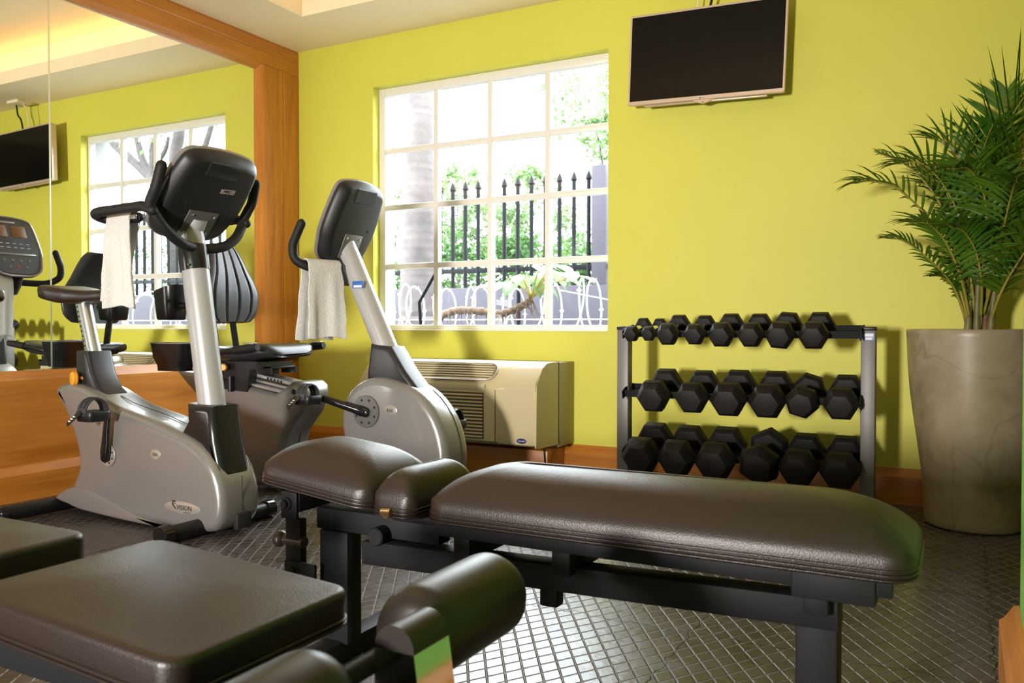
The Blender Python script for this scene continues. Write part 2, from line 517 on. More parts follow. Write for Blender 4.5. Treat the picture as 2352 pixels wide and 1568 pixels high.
# skirting: (distance from wall, height) profile
SK = [(0, 0), (.022, 0), (.022, .122), (.016, .130), (.006, .158), (0, .1606)]
def skirt_x(bm, x0, x1, y, s=-1): loft(bm, [[(x, y+s*d*1.0, z) for d, z in SK] for x in (x0, x1)])
def skirt_y(bm, y0, y1, x, s=1, k=1.0): loft(bm, [[(x+s*d*k, y, z) for d, z in SK] for y in (y0, y1)])
b = new(); skirt_x(b, -3.77, XR, D); struct('baseboard_back', b, WOODX, angle=20)
b = new(); skirt_y(b, YB, 2.24, .115, -1, 1.8)
loft(b, [[(x, 2.2+d*1.8, z) for d, z in SK] for x in (.115, XR)]); struct('baseboard_right', b, WOODY, angle=20)
# wood plinth below the air conditioner
b = new(); box(b, -2.93, -1.90, 3.93, D-.001, 0.0, .15, .004); struct('trim_1', b, WOODX)
# wood panelling below the mirror: sloped sill, flat panel, skirting cap
XM = XL+.02
b = new()
pf = [(XL, 0), (XL+.080, 0), (XL+.080, .121), (XL+.074, .128), (XL+.052, .157), (XL+.046, .1606), (XL+.046, .548), (XL+.043, .556), (XL+.024, .590), (XL, .5925)]
loft(b, [[(x, y, z) for x, z in pf] for y in (YB, D-.001)]); struct('trim_2', b, WOODY, angle=20)

# mirror: two silvered panes in a wooden frame
t = thing('wall_mirror', 'large two-pane wall mirror in an orange wooden frame along the left wall', 'mirror', (XM, 2.0, .59))
YJ, YM, ZM = 2.50, 3.8151, 2.3629
b = new(); box(b, XL+.001, XM, YJ+.0035, YM+.02, .585, ZM+.03); obj('mirror_pane', b, MIRROR, t)
b = new(); box(b, XL+.001, XM, YB+.05, YJ-.0035, .585, ZM+.03); obj('mirror_pane', b, MIRROR, t)
b = new(); box(b, XL+.001, XM+.0015, YJ-.0035, YJ+.0035, .592, ZM); obj('joint_strip', b, ALU, t, label='slim pale strip between the two panes')
FR = [(0, 0), (.010, .0), (.034, .030), (.036, .036), (.036, .110), (.030, .116), (.036, .124), (.036, .1)]
def rail_profile(w):  # inner edge at 0 growing outward
    return [(.0, 0), (.012, 0), (.032, .030), (.036, .034), (.036, w*.58), (.032, w*.58+.006), (.036, w*.58+.012), (.036, w-.012), (.030, w-.006), (.030, w), (0, w)]
w = HC-ZM-.001
b = new(); loft(b, [[(XM+d*.9, y, ZM+h) for d, h in rail_profile(w)] for y in (YB, D-.001)]); obj('top_rail', b, WOODY, t, angle=20)
w2 = D-YM-.001
b = new(); loft(b, [[(XM+d, YM+h, z) for d, h in rail_profile(w2)] for z in (.5926, ZM+.028)]); obj('side_rail', b, WOODZ, t, angle=20)

# window: frame, muntins, panes
fx = [-3.152, -2.784, -2.4145, -2.047, -1.684]; fz = [.803, 1.161, 1.522, 1.868, 2.203]
FY0, FY1 = 4.222, 4.272
b = new()
for x0, x1, z0, z1 in ((WL, fx[0], WB, WT), (fx[4], WR, WB, WT), (fx[0], fx[4], WB, fz[0]), (fx[0], fx[4], fz[4], WT)):
    box(b, x0, x1, FY0, FY1, z0, z1, .004)
wn = struct('window_1', b, WFRAME)
b = new()
for x in fx[1:4]: box(b, x-.0165, x+.0165, FY0+.004, FY1-.006, fz[0]-.003, fz[4]+.003, .004)
for z in fz[1:4]: box(b, fx[0]-.003, fx[4]+.003, FY0+.007, FY1-.009, z-.0165, z+.0165, .004)
struct('muntins', b, WFRAME, wn)
for i in range(4):
    for j in range(4):
        b = new(); box(b, fx[i], fx[i+1], FY1-.020, FY1-.016, fz[j], fz[j+1]); struct('glass_pane', b, GLASS, wn)
b = new(); box(b, WL, WR, D-.004, FY0-.001, WB-.004, WB+.006, .002); struct('window_sill', b, mat('sill_paint', (.66, .60, .28), .5), wn)

# ------------------------------------------------------------------ camera and light
F = 1938.864; ROT = [[.88105, .47294, .00077], [-.0097, .0164, .9998], [.473, -.881, .019]]
yaw, pitch, roll = .4925, .0189, .0010
cam = bpy.data.cameras.new('camera'); co = bpy.data.objects.new('camera', cam); COL.objects.link(co)
cam.sensor_width = 36; cam.lens = 36*F/2352; cam.clip_start = .05; cam.clip_end = 200
f0 = V((-math.sin(yaw), math.cos(yaw), 0)); r0 = V((math.cos(yaw), math.sin(yaw), 0)); u0 = V((0, 0, 1))
fw = f0*math.cos(pitch)-u0*math.sin(pitch); up = u0*math.cos(pitch)+f0*math.sin(pitch)
rt = r0*math.cos(roll)+up*math.sin(roll); up2 = up*math.cos(roll)-r0*math.sin(roll)
Mc = Matrix.Identity(4)
for i in range(3): Mc[i][0], Mc[i][1], Mc[i][2] = rt[i], up2[i], -fw[i]
Mc[2][3] = .8
co.matrix_world = Mc
cam.dof.use_dof = True; cam.dof.focus_distance = 2.75; cam.dof.aperture_fstop = 6.5
SC.camera = co

wld = bpy.data.worlds.new('World'); SC.world = wld; wld.use_nodes = True
bg = wld.node_tree.nodes['Background']; bg.inputs[0].default_value = (.90, .95, 1, 1); bg.inputs[1].default_value = SKY

def area(name, loc, d, sx, sy, power, col):
    L = bpy.data.lights.new(name, 'AREA'); L.shape = 'RECTANGLE'; L.size = sx; L.size_y = sy; L.energy = power; L.color = col
    o = bpy.data.objects.new(name, L); COL.objects.link(o); o.location = loc
    o.rotation_euler = V(d).to_track_quat('-Z', 'Y').to_euler(); return o
area('key_light', (-1.38, -2.885, .95), (-.6, 6.5, .1), .42, .5, KEY, (1, .93, .86)).data.spread = math.radians(95)
WARM = (1, .56, .20)
zc = HC+LIP+.02
mx, my = (TX0+TX1)/2, (TY0+TY1)/2
area('cove_strip', (mx, TY1+CV-.05, zc), (0, -.25, 1), TX1-TX0, .03, COVE*2.9, WARM)
area('cove_strip', (mx, TY0-CV+.05, zc), (0, .25, 1), TX1-TX0, .03, COVE*2.9, WARM)
area('cove_strip', (TX0-CV+.05, my, zc), (.25, 0, 1), .03, TY1-TY0, COVE*5.4, WARM)
area('cove_strip', (TX1+CV-.05, my, zc), (-.25, 0, 1), .03, TY1-TY0, COVE*5.4, WARM)
SC.view_settings.view_transform = 'Standard'; SC.view_settings.look = 'None'; SC.view_settings.gamma = 1; SC.view_settings.exposure = EXPO
SC.view_settings.use_curve_mapping = False
# ------------------------------------------------------------------ exercise bikes
def console(parent, B, T, wid, tilt_label=True, mat_back=None):
    """console slab: B bottom centre, T top centre of the screen side; screen looks to -X"""
    B, T = V(B), V(T); v = (T-B).normalized(); H = (T-B).length; u = V((0, -1, 0)); n = u.cross(v)  # n points to the user
    if n.x > 0: u = -u; n = u.cross(v)
    M = frame(B, u, v, n); h = wid/2
    ol = [(-.50*h, 0), (0, -.006), (.50*h, 0), (.80*h, .035), (.93*h, .10), (1.0*h, H*.45), (.93*h, H*.82), (.80*h, H*.955), (.42*h, H*1.0), (0, H*1.012), (-.42*h, H), (-.80*h, H*.955), (-.93*h, H*.82), (-h, H*.45), (-.93*h, .10), (-.80*h, .035)]
    ol = [(p.x, p.y) for p in catmull([(x, y, 0) for x, y in ol], 3, True)]
    def lp(ins, z): return [M @ V((x, y, z)) for x, y in inset_poly(ol, ins)]
    b = new(); loft(b, [lp(.004, 0), lp(0, -.006), lp(0, -.022), lp(.004, -.030), lp(.016, -.050), lp(.032, -.062), lp(.040, -.064)]); obj('shell', b, DGREY, parent)
    b = new(); loft(b, [lp(.010, .0005), lp(.004, .008), lp(-.003, .006), lp(-.004, -.002), lp(-.003, -.009), lp(.002, -.012)], cap0=False, cap1=False)
    obj('bezel', b, SILVER, parent)
    b = new(); loft(b, [lp(.012, 0), lp(.014, .003)]); fc = obj('face_panel', b, SLATE, parent)
    # front details (seen in the mirror)
    b = new(); box(b, -.75*h, .75*h, H*.34, H*.375, .003, .007, .002, M=M); obj('divider', b, SILVER, parent)
    for x0, x1 in ((-.62*h, -.08*h), (.08*h, .62*h)):
        b = new(); box(b, x0, x1, H*.66, H*.86, .003, .0045, .001, M=M); obj('display', b, AMBERD, parent)
    b = new(); box(b, -.3*h, .3*h, H*.905, H*.93, .003, .0045, .001, M=M); obj('name_strip', b, PLATE, parent)
    for i in range(6):
        for j in range(2): b = new(); box(b, (-.62+i*.24)*h, (-.50+i*.24)*h, H*(.47+.07*j), H*(.48+.07*j), .003, .0042, M=M); obj('print_mark', b, WHITEP, parent)
    for i in range(4):
        b = new(); c = M @ V(((-.45+.3*i)*h, H*.25, .003)); cyl(b, c, c+n*.003, .009, 16, bev=.001); obj('button', b, GREYM, parent)
    for i in range(3):
        b = new(); c = M @ V(((-.3+.3*i)*h, H*.14, .003)); cyl(b, c, c+n*.003, .008, 16, bev=.001); obj('button', b, (GREYM, LEDRED, GREYM)[i], parent)
    # back details
    zb = -.0645
    b = new(); box(b, -.36*h, .36*h, H*.10, H*.40, zb-.004, zb+.002, .002, M=M); pl = obj('mounting_plate', b, GREYP, parent)
    for x, y in ((-.26*h, H*.35), (.26*h, H*.35), (-.26*h, H*.15), (.26*h, H*.15)):
        b = new(); c = M @ V((x, y, zb-.004)); cyl(b, c, c-n*.004, .005, 10, bev=.001); obj('screw', b, CHROME, pl)
    for x, y in ((-.62*h, H*.86), (-.42*h, H*.89), (.62*h, H*.86), (.78*h, H*.80), (-.5*h, H*.46), (.5*h, H*.46), (-.74*h, H*.40)):
        q = .0635 if abs(x) < .6*h and .1*H < y < .88*H else .058
        b = new(); c = M @ V((x, y, -q)); cyl(b, c, c-n*.003, .0062, 14); obj('screw_hole', b, DARK, parent)
    b = new(); loft(b, [[M @ V((x, y, zb+.002)) for x, y in [(px_*.42*h+.04*h, H*.865+py_) for px_, py_ in rrect(1, .034, .03)]],
                        [M @ V((x, y, zb-.003)) for x, y in [(px_*.39*h+.04*h, H*.865+py_) for px_, py_ in rrect(1, .030, .03)]]]); obj('grip_recess', b, DGREY, parent)
    if tilt_label:
        Ml = M @ Matrix.Translation((-.28*h*1, H*.66, zb-.0005)) @ Matrix.Rotation(math.radians(-3), 4, 'Z')
        b = new(); box(b, -.034, .034, -.010, .010, -.001, .001, M=Ml); lb = obj('warning_sticker', b, PLATE, parent, label='small pale sticker with black print')
        b = new()
        for i, (a0, a1, yy) in enumerate(((-.018, .022, .004), (-.03, -.025, -.003), (-.012, -.002, -.005), (.004, .012, -.004), (-.006, .02, .0005))):
            box(b, a0, a1, yy-.0014, yy+.0014, -.0014, -.0009, M=Ml)
        obj('print', b, INK, lb)
    return M
AMBERD = mat('amber_display', (.16, .065, .012), .35, bump=.3, bs=900)
GREYP = mat('grey_steel_plate', (.14, .14, .135), .4, metal=.4)

def pedal(parent, c, side, crank_from, lean=0.0):
    """strapped pedal; c centre; side -1 when it sits on the camera side"""
    c = V(c); a = V(crank_from); y0 = a.y; yc = y0+side*.012
    b = new()
    e = V((c.x, yc, c.z)); d = (e-a).normalized()
    tube(b, [a-d*.022, a-d*.012, a+d*.02, a+d*.06, e-d*.03, e+d*.005, e+d*.012], [.012, .021, .024, .020, .0155, .014, .008], 14, flat=.62, up=(0, 1, 0) if False else d.cross(V((0, 1, 0))))
    obj('crank_arm', b, GLOSSB, parent)
    R = Matrix.Translation(c) @ Matrix.Rotation(lean, 4, 'Y')
    b = new()
    ol = rrect(.052, .050, .022, 5)
    loft(b, [[R @ V((x*.86, y*.9, -.030)) for x, y in ol], [R @ V((x*.97, y, -.012)) for x, y in ol], [R @ V((x, y, .002)) for x, y in ol], [R @ V((x*.94, y*.96, .010)) for x, y in ol]])
    p = obj('pedal', b, BLACK, parent)
    b = new(); P = []
    for i in range(15):
        t_ = PI*(i/14)*1.12-.06*PI
        P.append((c.y+math.cos(t_)*.052*(-side), c.z+.004+.058*max(math.sin(t_), -.3)))
    for off in (0,):
        L0 = [R @ (V((-.026, y-c.y, z-c.z))) for y, z in P]; L1 = [R @ (V((.026, y-c.y, z-c.z))) for y, z in P]
        L0b = [R @ (V((-.026, (y-c.y)*.93, (z-c.z)-.005))) for y, z in P]; L1b = [R @ (V((.026, (y-c.y)*.93, (z-c.z)-.005))) for y, z in P]
        loft(b, [[a_, b_, c_, d_] for a_, b_, c_, d_ in zip(L0, L1, L1b, L0b)])
        for k in (-.012, .012):
            tube(b, [R @ V((k, (y-c.y)*1.02, (z-c.z)+.0015)) for y, z in P[2:-2]], .0022, 6)
    st = obj('strap', b, SLATE, p)
    q = R @ V((-.004, side*.050, .012)); q2 = q+V((-.045, side*.028, -.052))
    b = new(); tube(b, [q, q+(q2-q)*.3, q2], [.018, .017, .015], 4, flat=.22, up=(1, .2, .5)); obj('strap_tail', b, GLOSSB, p)
    b = new()
    for k in (.45, .62, .79): box(b, -.006, .006, -.0035, .0035, -.005, .005, M=Matrix.Translation(q.lerp(q2, k)))
    obj('strap_holes', b, WHITEP, p)

def hub(parent, c, r, side, m):
    c = V(c); b = new(); cyl(b, c, c+V((0, side*.008, 0)), r, 40, bev=.002); o = obj('crank_cover', b, m, parent)
    b = new()
    for k in range(8):
        a = 2*PI*k/8+.39; q = c+V((math.cos(a)*r*.74, side*.007, math.sin(a)*r*.74)); cyl(b, q, q+V((0, side*.002, 0)), r*.085, 12)
    obj('cover_holes', b, DARK, o)

def badge(parent, c, rx, rz, y, txt, size, name='badge', extra=None):
    b = new(); n = 40
    loft(b, [[(c[0]+rx*math.cos(2*PI*k/n)*s, y+o, c[1]+rz*math.sin(2*PI*k/n)*s) for k in range(n)] for s, o in ((1, .004), (1, -.001), (.93, -.0022))])
    o = obj(name, b, PLATE, parent)
    M = frame((c[0]+(extra or 0), y-.0024, c[1]), (1, 0, 0), (0, 0, 1))
    obj('lettering', text_bm(txt, size, M), INK, o)
    return o

# ---- upright bike, Y centre 2.35
YC = 2.35
U = thing('upright_bike', 'silver upright exercise bike facing right in front of the mirror, towel on its bar', 'exercise bike', (-2.95, YC, 0))
body = [(-3.427, .514), (-3.40, .543), (-3.323, .556), (-3.2, .530), (-3.045, .470), (-2.837, .429), (-2.70, .392), (-2.604, .365), (-2.52, .315), (-2.462, .245), (-2.435, .16), (-2.437, .09), (-2.465, .035), (-2.52, .014), (-2.64, .014), (-2.80, .018), (-3.0, .028), (-3.20, .042), (-3.31, .065), (-3.325, .11), (-3.285, .179), (-3.273, .244), (-3.312, .352), (-3.369, .442)]
b = new(); shell(b, body, YC-.105, YC+.105, .036, sub=2, seg=6); obj('housing', b, SILVER, U, angle=50)
b = new(); L = [(x, z+.0016) for x, z in [(-2.70, .395), (-2.837, .4325), (-3.045, .4735), (-3.13, .502)]]
tube(b, [(x, YC, z) for x, z in L], .0016, 6); obj('top_seam', b, DARK, U)
b = new(); tube(b, [(-2.4335, YC, .225), (-2.4325, YC, .16), (-2.4345, YC, .09)], .0015, 6); obj('front_seam', b, DARK, U)
b = new(); fair = [(-3.418, .062), (-3.36, .098), (-3.315, .117), (-3.25, .125), (-3.18, .120), (-3.05, .085), (-2.90, .046), (-2.76, .020), (-2.72, .010), (-2.957, .014), (-3.244, .029), (-3.33, .045)]
shell(b, fair, YC-.112, YC+.112, .012, sub=2, seg=3); obj('rear_fairing', b, FAIR, U, label='darker grey fairing along the lower rear edge')
b = new(); box(b, -2.452, -2.428, YC-.028, YC+.045, .022, .082, .004); obj('front_vent', b, DARK, U)
# stabilisers
b = new(); tube(b, [(-2.555, 2.08, .034), (-2.555, 2.62, .034)], .032, 20); s_ = obj('front_stabiliser', b, BLACK, U)
for y in (2.07, 2.585):
    b = new(); cyl(b, (-2.555, y, .037), (-2.555, y+.045, .037), .037, 24, bev=.004); obj('transport_wheel', b, GLOSSB, s_)
b = new(); tube(b, [(-3.42, 2.02, .034), (-3.42, 2.66, .034)], .032, 20); s_ = obj('rear_stabiliser', b, BLACK, U)
for y in (1.995, 2.65):
    b = new(); cyl(b, (-3.42, y, .036), (-3.42, y+.04, .036), .036, 24, bev=.004); obj('end_cap', b, GLOSSB, s_)
# seat post
b = new(); poly = [(-3.345, .690), (-3.262, .690), (-3.235, .60), (-3.19, .535), (-3.10, .478), (-3.20, .462), (-3.37, .505), (-3.40, .520), (-3.345, .565)]
shell(b, poly, YC-.062, YC+.062, .018, sub=1, seg=4); obj("seat_boot", b, SLATEB, U)
b = new(); tube(b, [(-3.305, YC, .68), (-3.378, YC, .918)], .036, 20, flat=.85, up=(1, 0, 0)); po = obj('seat_post', b, ALU, U)
b = new(); a0, a1 = V((-3.318, YC-.0305, .70)), V((-3.374, YC-.0305, .89)); d = (a1-a0).normalized()
for k in range(9): q = a0.lerp(a1, .06+k*.11); cyl(b, q, q-V((0, .0012, 0)), .0042, 10)
obj('adjust_holes', b, DARK, po)
b = new(); c = V((-3.315, YC-.085, .575)); tube(b, [c+V((.03, .04, 0)), c+V((.012, .02, 0))], .008, 10); cyl(b, c+V((.006, .012, 0)), c+V((-.004, -.012, 0)), .030, 28, bev=.006)
obj('adjust_knob', b, AMBER, U, label='round orange seat adjusting knob')
# saddle
b = new(); secs = []
for x, hw, zt, th in ((-3.56, .04, .952, .03), (-3.545, .095, .966, .055), (-3.50, .125, .972, .068), (-3.43, .128, .962, .070), (-3.37, .095, .952, .062), (-3.31, .055, .950, .055), (-3.24, .038, .950, .048), (-3.19, .028, .945, .036), (-3.178, .012, .938, .02)):
    L = []
    for k in range(24):
        a = 2*PI*k/24; cy, sz = math.cos(a), math.sin(a)
        yy = abs(cy)**.75*math.copysign(1, cy)*hw
        zz = zt-th/2+abs(sz)**.6*math.copysign(1, sz)*th/2
        if sz > 0: zz += .014*(abs(yy)/.128)**2*(1 if x < -3.35 else 0)
        L.append((x, YC+yy, zz))
    secs.append(L)
loft(b, secs); obj('saddle', b, LEATHER, U, angle=60)
b = new(); box(b, -3.42, -3.32, YC-.03, YC+.03, .895, .925, .008); obj('saddle_clamp', b, BLACK, U)
# mast
b = new(); cov = [(-2.655, .498), (-2.513, .492), (-2.492, .36), (-2.455, .225), (-2.472, .212), (-2.51, .262), (-2.575, .335), (-2.69, .378), (-2.652, .43)]
shell(b, cov, YC-.078, YC+.078, .03, sub=1, seg=5); obj("mast_cover", b, BLACKG, U)
b = new(); tube(b, [(-2.586, YC, .45), (-2.693, YC, 1.10), (-2.700, YC, 1.16), (-2.695, YC, 1.205)], [.054, .054, .048, .040], 28, flat=.95, up=(1, 0, 0)); obj('mast', b, SILVERM, U)
b = new(); tube(b, [(-2.672, YC, 1.225), (-2.690, YC, 1.19)], [.043, .043], 24, up=(1, 0, 0)); obj('mast_collar', b, SILVERM, U)
b = new(); tube(b, [(-2.680, YC, 1.015), (-2.686, YC, 1.05), (-2.694, YC, 1.10), (-2.698, YC, 1.125)], [.0575, .0585, .0585, .05], 28, flat=.96, up=(1, 0, 0)); cl = obj('handlebar_clamp', b, BLACKG, U)
for z, y in ((1.035, -.056), (1.105, -.054)): b = new(); q = V((-2.66, YC+y, z)); cyl(b, q, q+V((.01, -.004, 0)), .0045, 10); obj('clamp_screw', b, CHROME, cl)
console(U, (-2.778, YC, 1.164), (-2.522, YC, 1.468), .40)
for s in (-1, 1):
    b = new()
    J = V((-2.653, YC+s*.23, 1.243))
    tube(b, [(-2.672, YC, 1.105), (-2.655, YC+s*.05, 1.105), (-2.640, YC+s*.11, 1.118), (-2.640, YC+s*.17, 1.155), J+V((.005, -s*.02, -.04)), J, J+V((.02, s*.004, .035)), (-2.612, YC+s*.235, 1.31), (-2.588, YC+s*.232, 1.382)], .0200, 14, sub=5, round_end=True)
    hb = obj('handlebar', b, GRIP, U)
    b = new()
    a_ = YC+s*.232; c_ = YC+s*.165
    P = [J+V((.012, 0, -.02)), J+V((-.04, 0, -.002)), (-2.75, a_, 1.240), (-2.86, a_, 1.237), (-2.945, a_, 1.233), (-2.982, YC+s*.215, 1.228), (-2.985, YC+s*.182, 1.220), (-2.955, c_, 1.214), (-2.88, c_, 1.213), (-2.80, c_, 1.214)]
    tube(b, P, .0195, 14, sub=5, round_end=True); obj('grip', b, GRIP, hb)
b = new(); box(b, -2.815, -2.785, YC-.192, YC-.183, 1.205, 1.221, .002); obj('pulse_sensor', b, ALU, U)
hub(U, (-3.068, YC-.105, .272), .046, -1, PLATE); hub(U, (-3.068, YC+.105, .272), .046, 1, PLATE)
pedal(U, (-3.03, YC-.20, .452), -1, (-3.066, YC-.125, .268)); pedal(U, (-3.10, YC+.20, .10), 1, (-3.066, YC+.125, .268))
badge(U, (-2.788, .294), .030, .021, YC-.1055, 'E60', .018)
bd = badge(U, (-2.638, .100), .098, .024, YC-.1055, 'VISION', .026, 'maker_badge', .012)
M = frame((-2.612, YC-.108, .083), (1, 0, 0), (0, 0, 1)); obj('small_lettering', text_bm('F I T N E S S', .007, M), INK, bd)
b = new(); tube(b, [(-2.672, YC-.1082, .121), (-2.688, YC-.1082, .123), (-2.690, YC-.1082, .112), (-2.678, YC-.1082, .098), (-2.668, YC-.1082, .092)], [.001, .0035, .004, .0025, .001], 6, flat=.3); tube(b, [(-2.684, YC-.1082, .116), (-2.672, YC-.1082, .114)], .0013, 6); obj('emblem', b, INK, bd)

# ---- recumbent bike, Y centre 3.1
YR = 3.10
Rb = thing('recumbent_bike', 'silver recumbent exercise bike with grooved black seat, below the window', 'exercise bike', (-2.6, YR, 0))
sh = [(-2.50, .375), (-2.49, .439), (-2.447, .51), (-2.373, .557), (-2.296, .573), (-2.20, .560), (-2.10, .525), (-2.03, .475), (-1.975, .405), (-1.94, .32), (-1.925, .22), (-1.945, .12), (-2.0, .045), (-2.10, .022), (-2.30, .022), (-2.42, .10), (-2.475, .25), (-2.495, .32)]
b = new(); shell(b, sh, YR-.10, YR+.10, .040, sub=2, seg=6); obj('front_shroud', b, SILVER, Rb, angle=50)
b = new(); tube(b, [(x+.0012, YR+.03, z) for x, z in [(-2.08, .5155), (-2.03, .4755), (-1.975, .406), (-1.94, .32), (-1.925, .22), (-1.945, .13)]], .0016, 6, sub=3); obj('shroud_seam', b, DARK, Rb)
rear = [(-3.59, .573), (-3.50, .49), (-3.396, .411), (-3.25, .23), (-3.16, .09), (-3.10, .024), (-2.88, .020), (-2.845, .06), (-2.842, .14), (-2.845, .22), (-2.832, .279), (-2.79, .334), (-2.742, .387), (-2.712, .46), (-2.716, .515), (-2.745, .536), (-2.80, .535), (-2.84, .505), (-2.90, .474), (-3.269, .535)]
b = new(); shell(b, rear, YR-.095, YR+.095, .032, sub=1, seg=6); obj('rear_housing', b, FAIRS, Rb, angle=50)
b = new(); tube(b, [(x+.0012, YR+.01, z) for x, z in [(-2.841, .06), (-2.839, .14), (-2.843, .22), (-2.83, .28)]], .0016, 6, sub=3); obj('rear_seam', b, DARK, Rb)
b = new(); q = V((-2.775, YR-.0945, .487)); cyl(b, q, q-V((0, .003, 0)), .013, 20); obj('end_plug', b, DARK, Rb)
b = new(); box(b, -3.05, -2.2, YR-.06, YR+.06, .018, .085, .02); obj('base_beam', b, SATINB, Rb)
for x, nm in ((-2.02, 'front_stabiliser'), (-3.2, 'rear_stabiliser')):
    b = new(); tube(b, [(x, YR-.28, .033), (x, YR+.28, .033)], .031, 20); s_ = obj(nm, b, BLACK, Rb)
    for y in (-.30, .262):
        b = new(); cyl(b, (x, YR+y, .036), (x, YR+y+.04, .036), .036, 24, bev=.004); obj('end_cap', b, GLOSSB, s_)
# seat rail sloping along the top of the rear housing
d = V((.62, 0, -.095)).normalized(); M = frame((-3.15, YR, .556), d, (0, 1, 0))
b = new(); box(b, -.33, .36, -.048, .048, -.020, .022, .004, M=M)
rl = obj('seat_rail', b, ALU, Rb)
b = new()
for y in (-.0488, .0488): box(b, -.33, .33, y-.0008, y+.0008, -.006, .006, M=M)
for k in range(5): box(b, .16+k*.022, .172+k*.022, -.0495, -.0475, .004, .016, M=M)
obj('rail_slots', b, DARK, rl)
b = new(); box(b, -.34, .36, -.075, .075, -.040, -.026, .003, M=M); obj('rail_flange', b, ALU, rl)
# seat carriage, seat and backrest
b = new(); prism(b, [(-3.33, .50), (-3.33, .625), (-2.965, .625), (-2.965, .592), (-3.05, .585), (-3.07, .475), (-3.30, .49)], YR-.10, YR+.10); obj('carriage', b, BLACK, Rb)
b = new(); box(b, -3.02, -2.925, YR-.09, YR+.09, .592, .602, .002); box(b, -3.02, -2.925, YR-.09, YR-.08, .565, .602); box(b, -3.02, -2.925, YR+.08, YR+.09, .565, .602); obj('carriage_guard', b, BLACK, Rb)
b = new(); secs = []
for x, hw, zt, th in ((-3.365, .10, .690, .04), (-3.35, .17, .705, .065), (-3.25, .205, .706, .075), (-3.12, .21, .698, .075), (-3.0, .205, .706, .076), (-2.93, .19, .722, .080), (-2.89, .165, .716, .072), (-2.865, .13, .696, .05), (-2.855, .08, .675, .02)):
    L = []
    for k in range(32):
        a = 2*PI*k/32; cy, sz = math.cos(a), math.sin(a)
        yy = abs(cy)**.55*math.copysign(1, cy)*hw; zz = zt-th/2+abs(sz)**.6*math.copysign(1, sz)*th/2
        if sz > 0: zz += .018*(abs(yy)/.21)**2-.012
        L.append((x, YR+yy, zz))
    secs.append(L)
loft(b, secs); obj('seat', b, SEATB, Rb, angle=60)
bt = V((-3.355, YR, 1.205)); bb = V((-3.30, YR, .815)); v = (bt-bb).normalized(); n = V((v.z, 0, -v.x)); Mb = frame(bb, (0, 1, 0), v, n)
if (Mb @ V((0, 0, 1))-bb).x < 0: Mb = frame(bb, (0, 1, 0), v, -n)
def bhw(t_): return .175+.02*math.sin(PI*min(t_*1.6, 1))-.085*max(0, (t_-.35)/.65)**1.2
b = new(); N = 18; loops = []
Hb = (bt-bb).length
for i in range(N+1):
    t_ = i/N; hw = bhw(t_)
    if t_ > .9: hw *= math.sqrt(max(1-((t_-.9)/.1)**2*.35, .1))
    if t_ < .12: hw *= .80+.2*math.sin(t_/.12*PI/2)
    L = []
    cv = .030*math.sin(PI*t_)-.01
    m = 88
    for k in range(m+1):       # front face with grooves
        yy = -1+2*k/m
        g = 0
        for gx in (-.62, -.2, .22, .64): g += .007*math.exp(-((yy-gx)/.03)**2)
        ed = .035*(1-abs(yy)**4)**.5 if abs(yy) < 1 else 0
        L.append(Mb @ V((yy*hw, t_*Hb, ed-g+cv+.012*yy*yy)))
    for k in range(1, m):
        yy = 1-2*k/m; L.append(Mb @ V((yy*hw, t_*Hb, -.034*(1-abs(yy)**4)**.5+cv+.012*yy*yy)))
    loops.append(L)
loft(b, loops); obj('backrest', b, SEATB, Rb, angle=60)
for y in (-.065, .065):
    b = new(); tube(b, [(-3.31, YR+y, .62), (-3.315, YR+y, .70), (-3.355, YR+y, .90), (-3.365, YR+y, 1.0)], .017, 4, flat=1.3, up=(1, 0, 0)); obj('backrest_post', b, SATINB, Rb)
b = new(); ol = rrect(.075, .07, .05, 6); loops = []
for z, s in ((.832, .62), (.826, .78), (.835, .86), (.90, .95), (.985, 1.03), (.988, .98), (.95, .92), (.86, .80)): loops.append([(-3.60+x*s, 3.0+y*s, z+(.02*(x/.075) if z > .9 else 0)) for x, y in ol])
loft(b, loops); obj('rear_pocket', b, BLACKG, Rb)
b = new(); tube(b, [(-3.55, 3.0, .90), (-3.40, 3.06, .90)], .016, 10); obj('pocket_bracket', b, BLACK, Rb)
# side grips and bottle tray
for s in (-1, 1):
    b = new(); tube(b, [(-3.25, YR+s*.10, .64), (-3.22, YR+s*.20, .645), (-3.15, YR+s*.225, .668), (-3.0, YR+s*.228, .684), (-2.90, YR+s*.228, .696)], .0145, 12, sub=4); hb = obj('side_handle', b, BLACK, Rb)
    b = new(); cyl(b, (-3.02, YR+s*.228, .6815), (-2.872, YR+s*.228, .6995), .0195, 16, bev=.003); obj('grip', b, GRIP, hb)
    b = new(); box(b, -2.95, -2.885, YR+s*.228-.012, YR+s*.228+.012, .712, .719, .002); obj('pulse_sensor', b, ALU, hb)
b = new(); ol = rrect(.112, .062, .03, 5); loops = []
for z, s, o in ((.580, .68, .0), (.578, .74, 0), (.605, .76, 0), (.612, .80, 0), (.640, .93, 0), (.703, 1.02, 0), (.712, 1.06, 0), (.714, 1.02, 0), (.70, .93, 0), (.66, .86, 0), (.62, .74, 0)):
    loops.append([(-3.395+x*s, 2.85+y*s, z) for x, y in ol])
loft(b, loops); tr = obj('bottle_tray', b, BLACKG, Rb)
b = new(); tube(b, [(-3.395+x*1.045, 2.85+y*1.045, .713) for x, y in ol+ol[:1]], .003, 6, cap=False); obj('tray_rim', b, GREYM, tr)
b = new(); tube(b, [(-3.30, 2.88, .665), (-3.22, 2.91, .665), (-3.17, 2.90, .665)], .014, 10); obj('tray_bracket', b, BLACK, Rb)
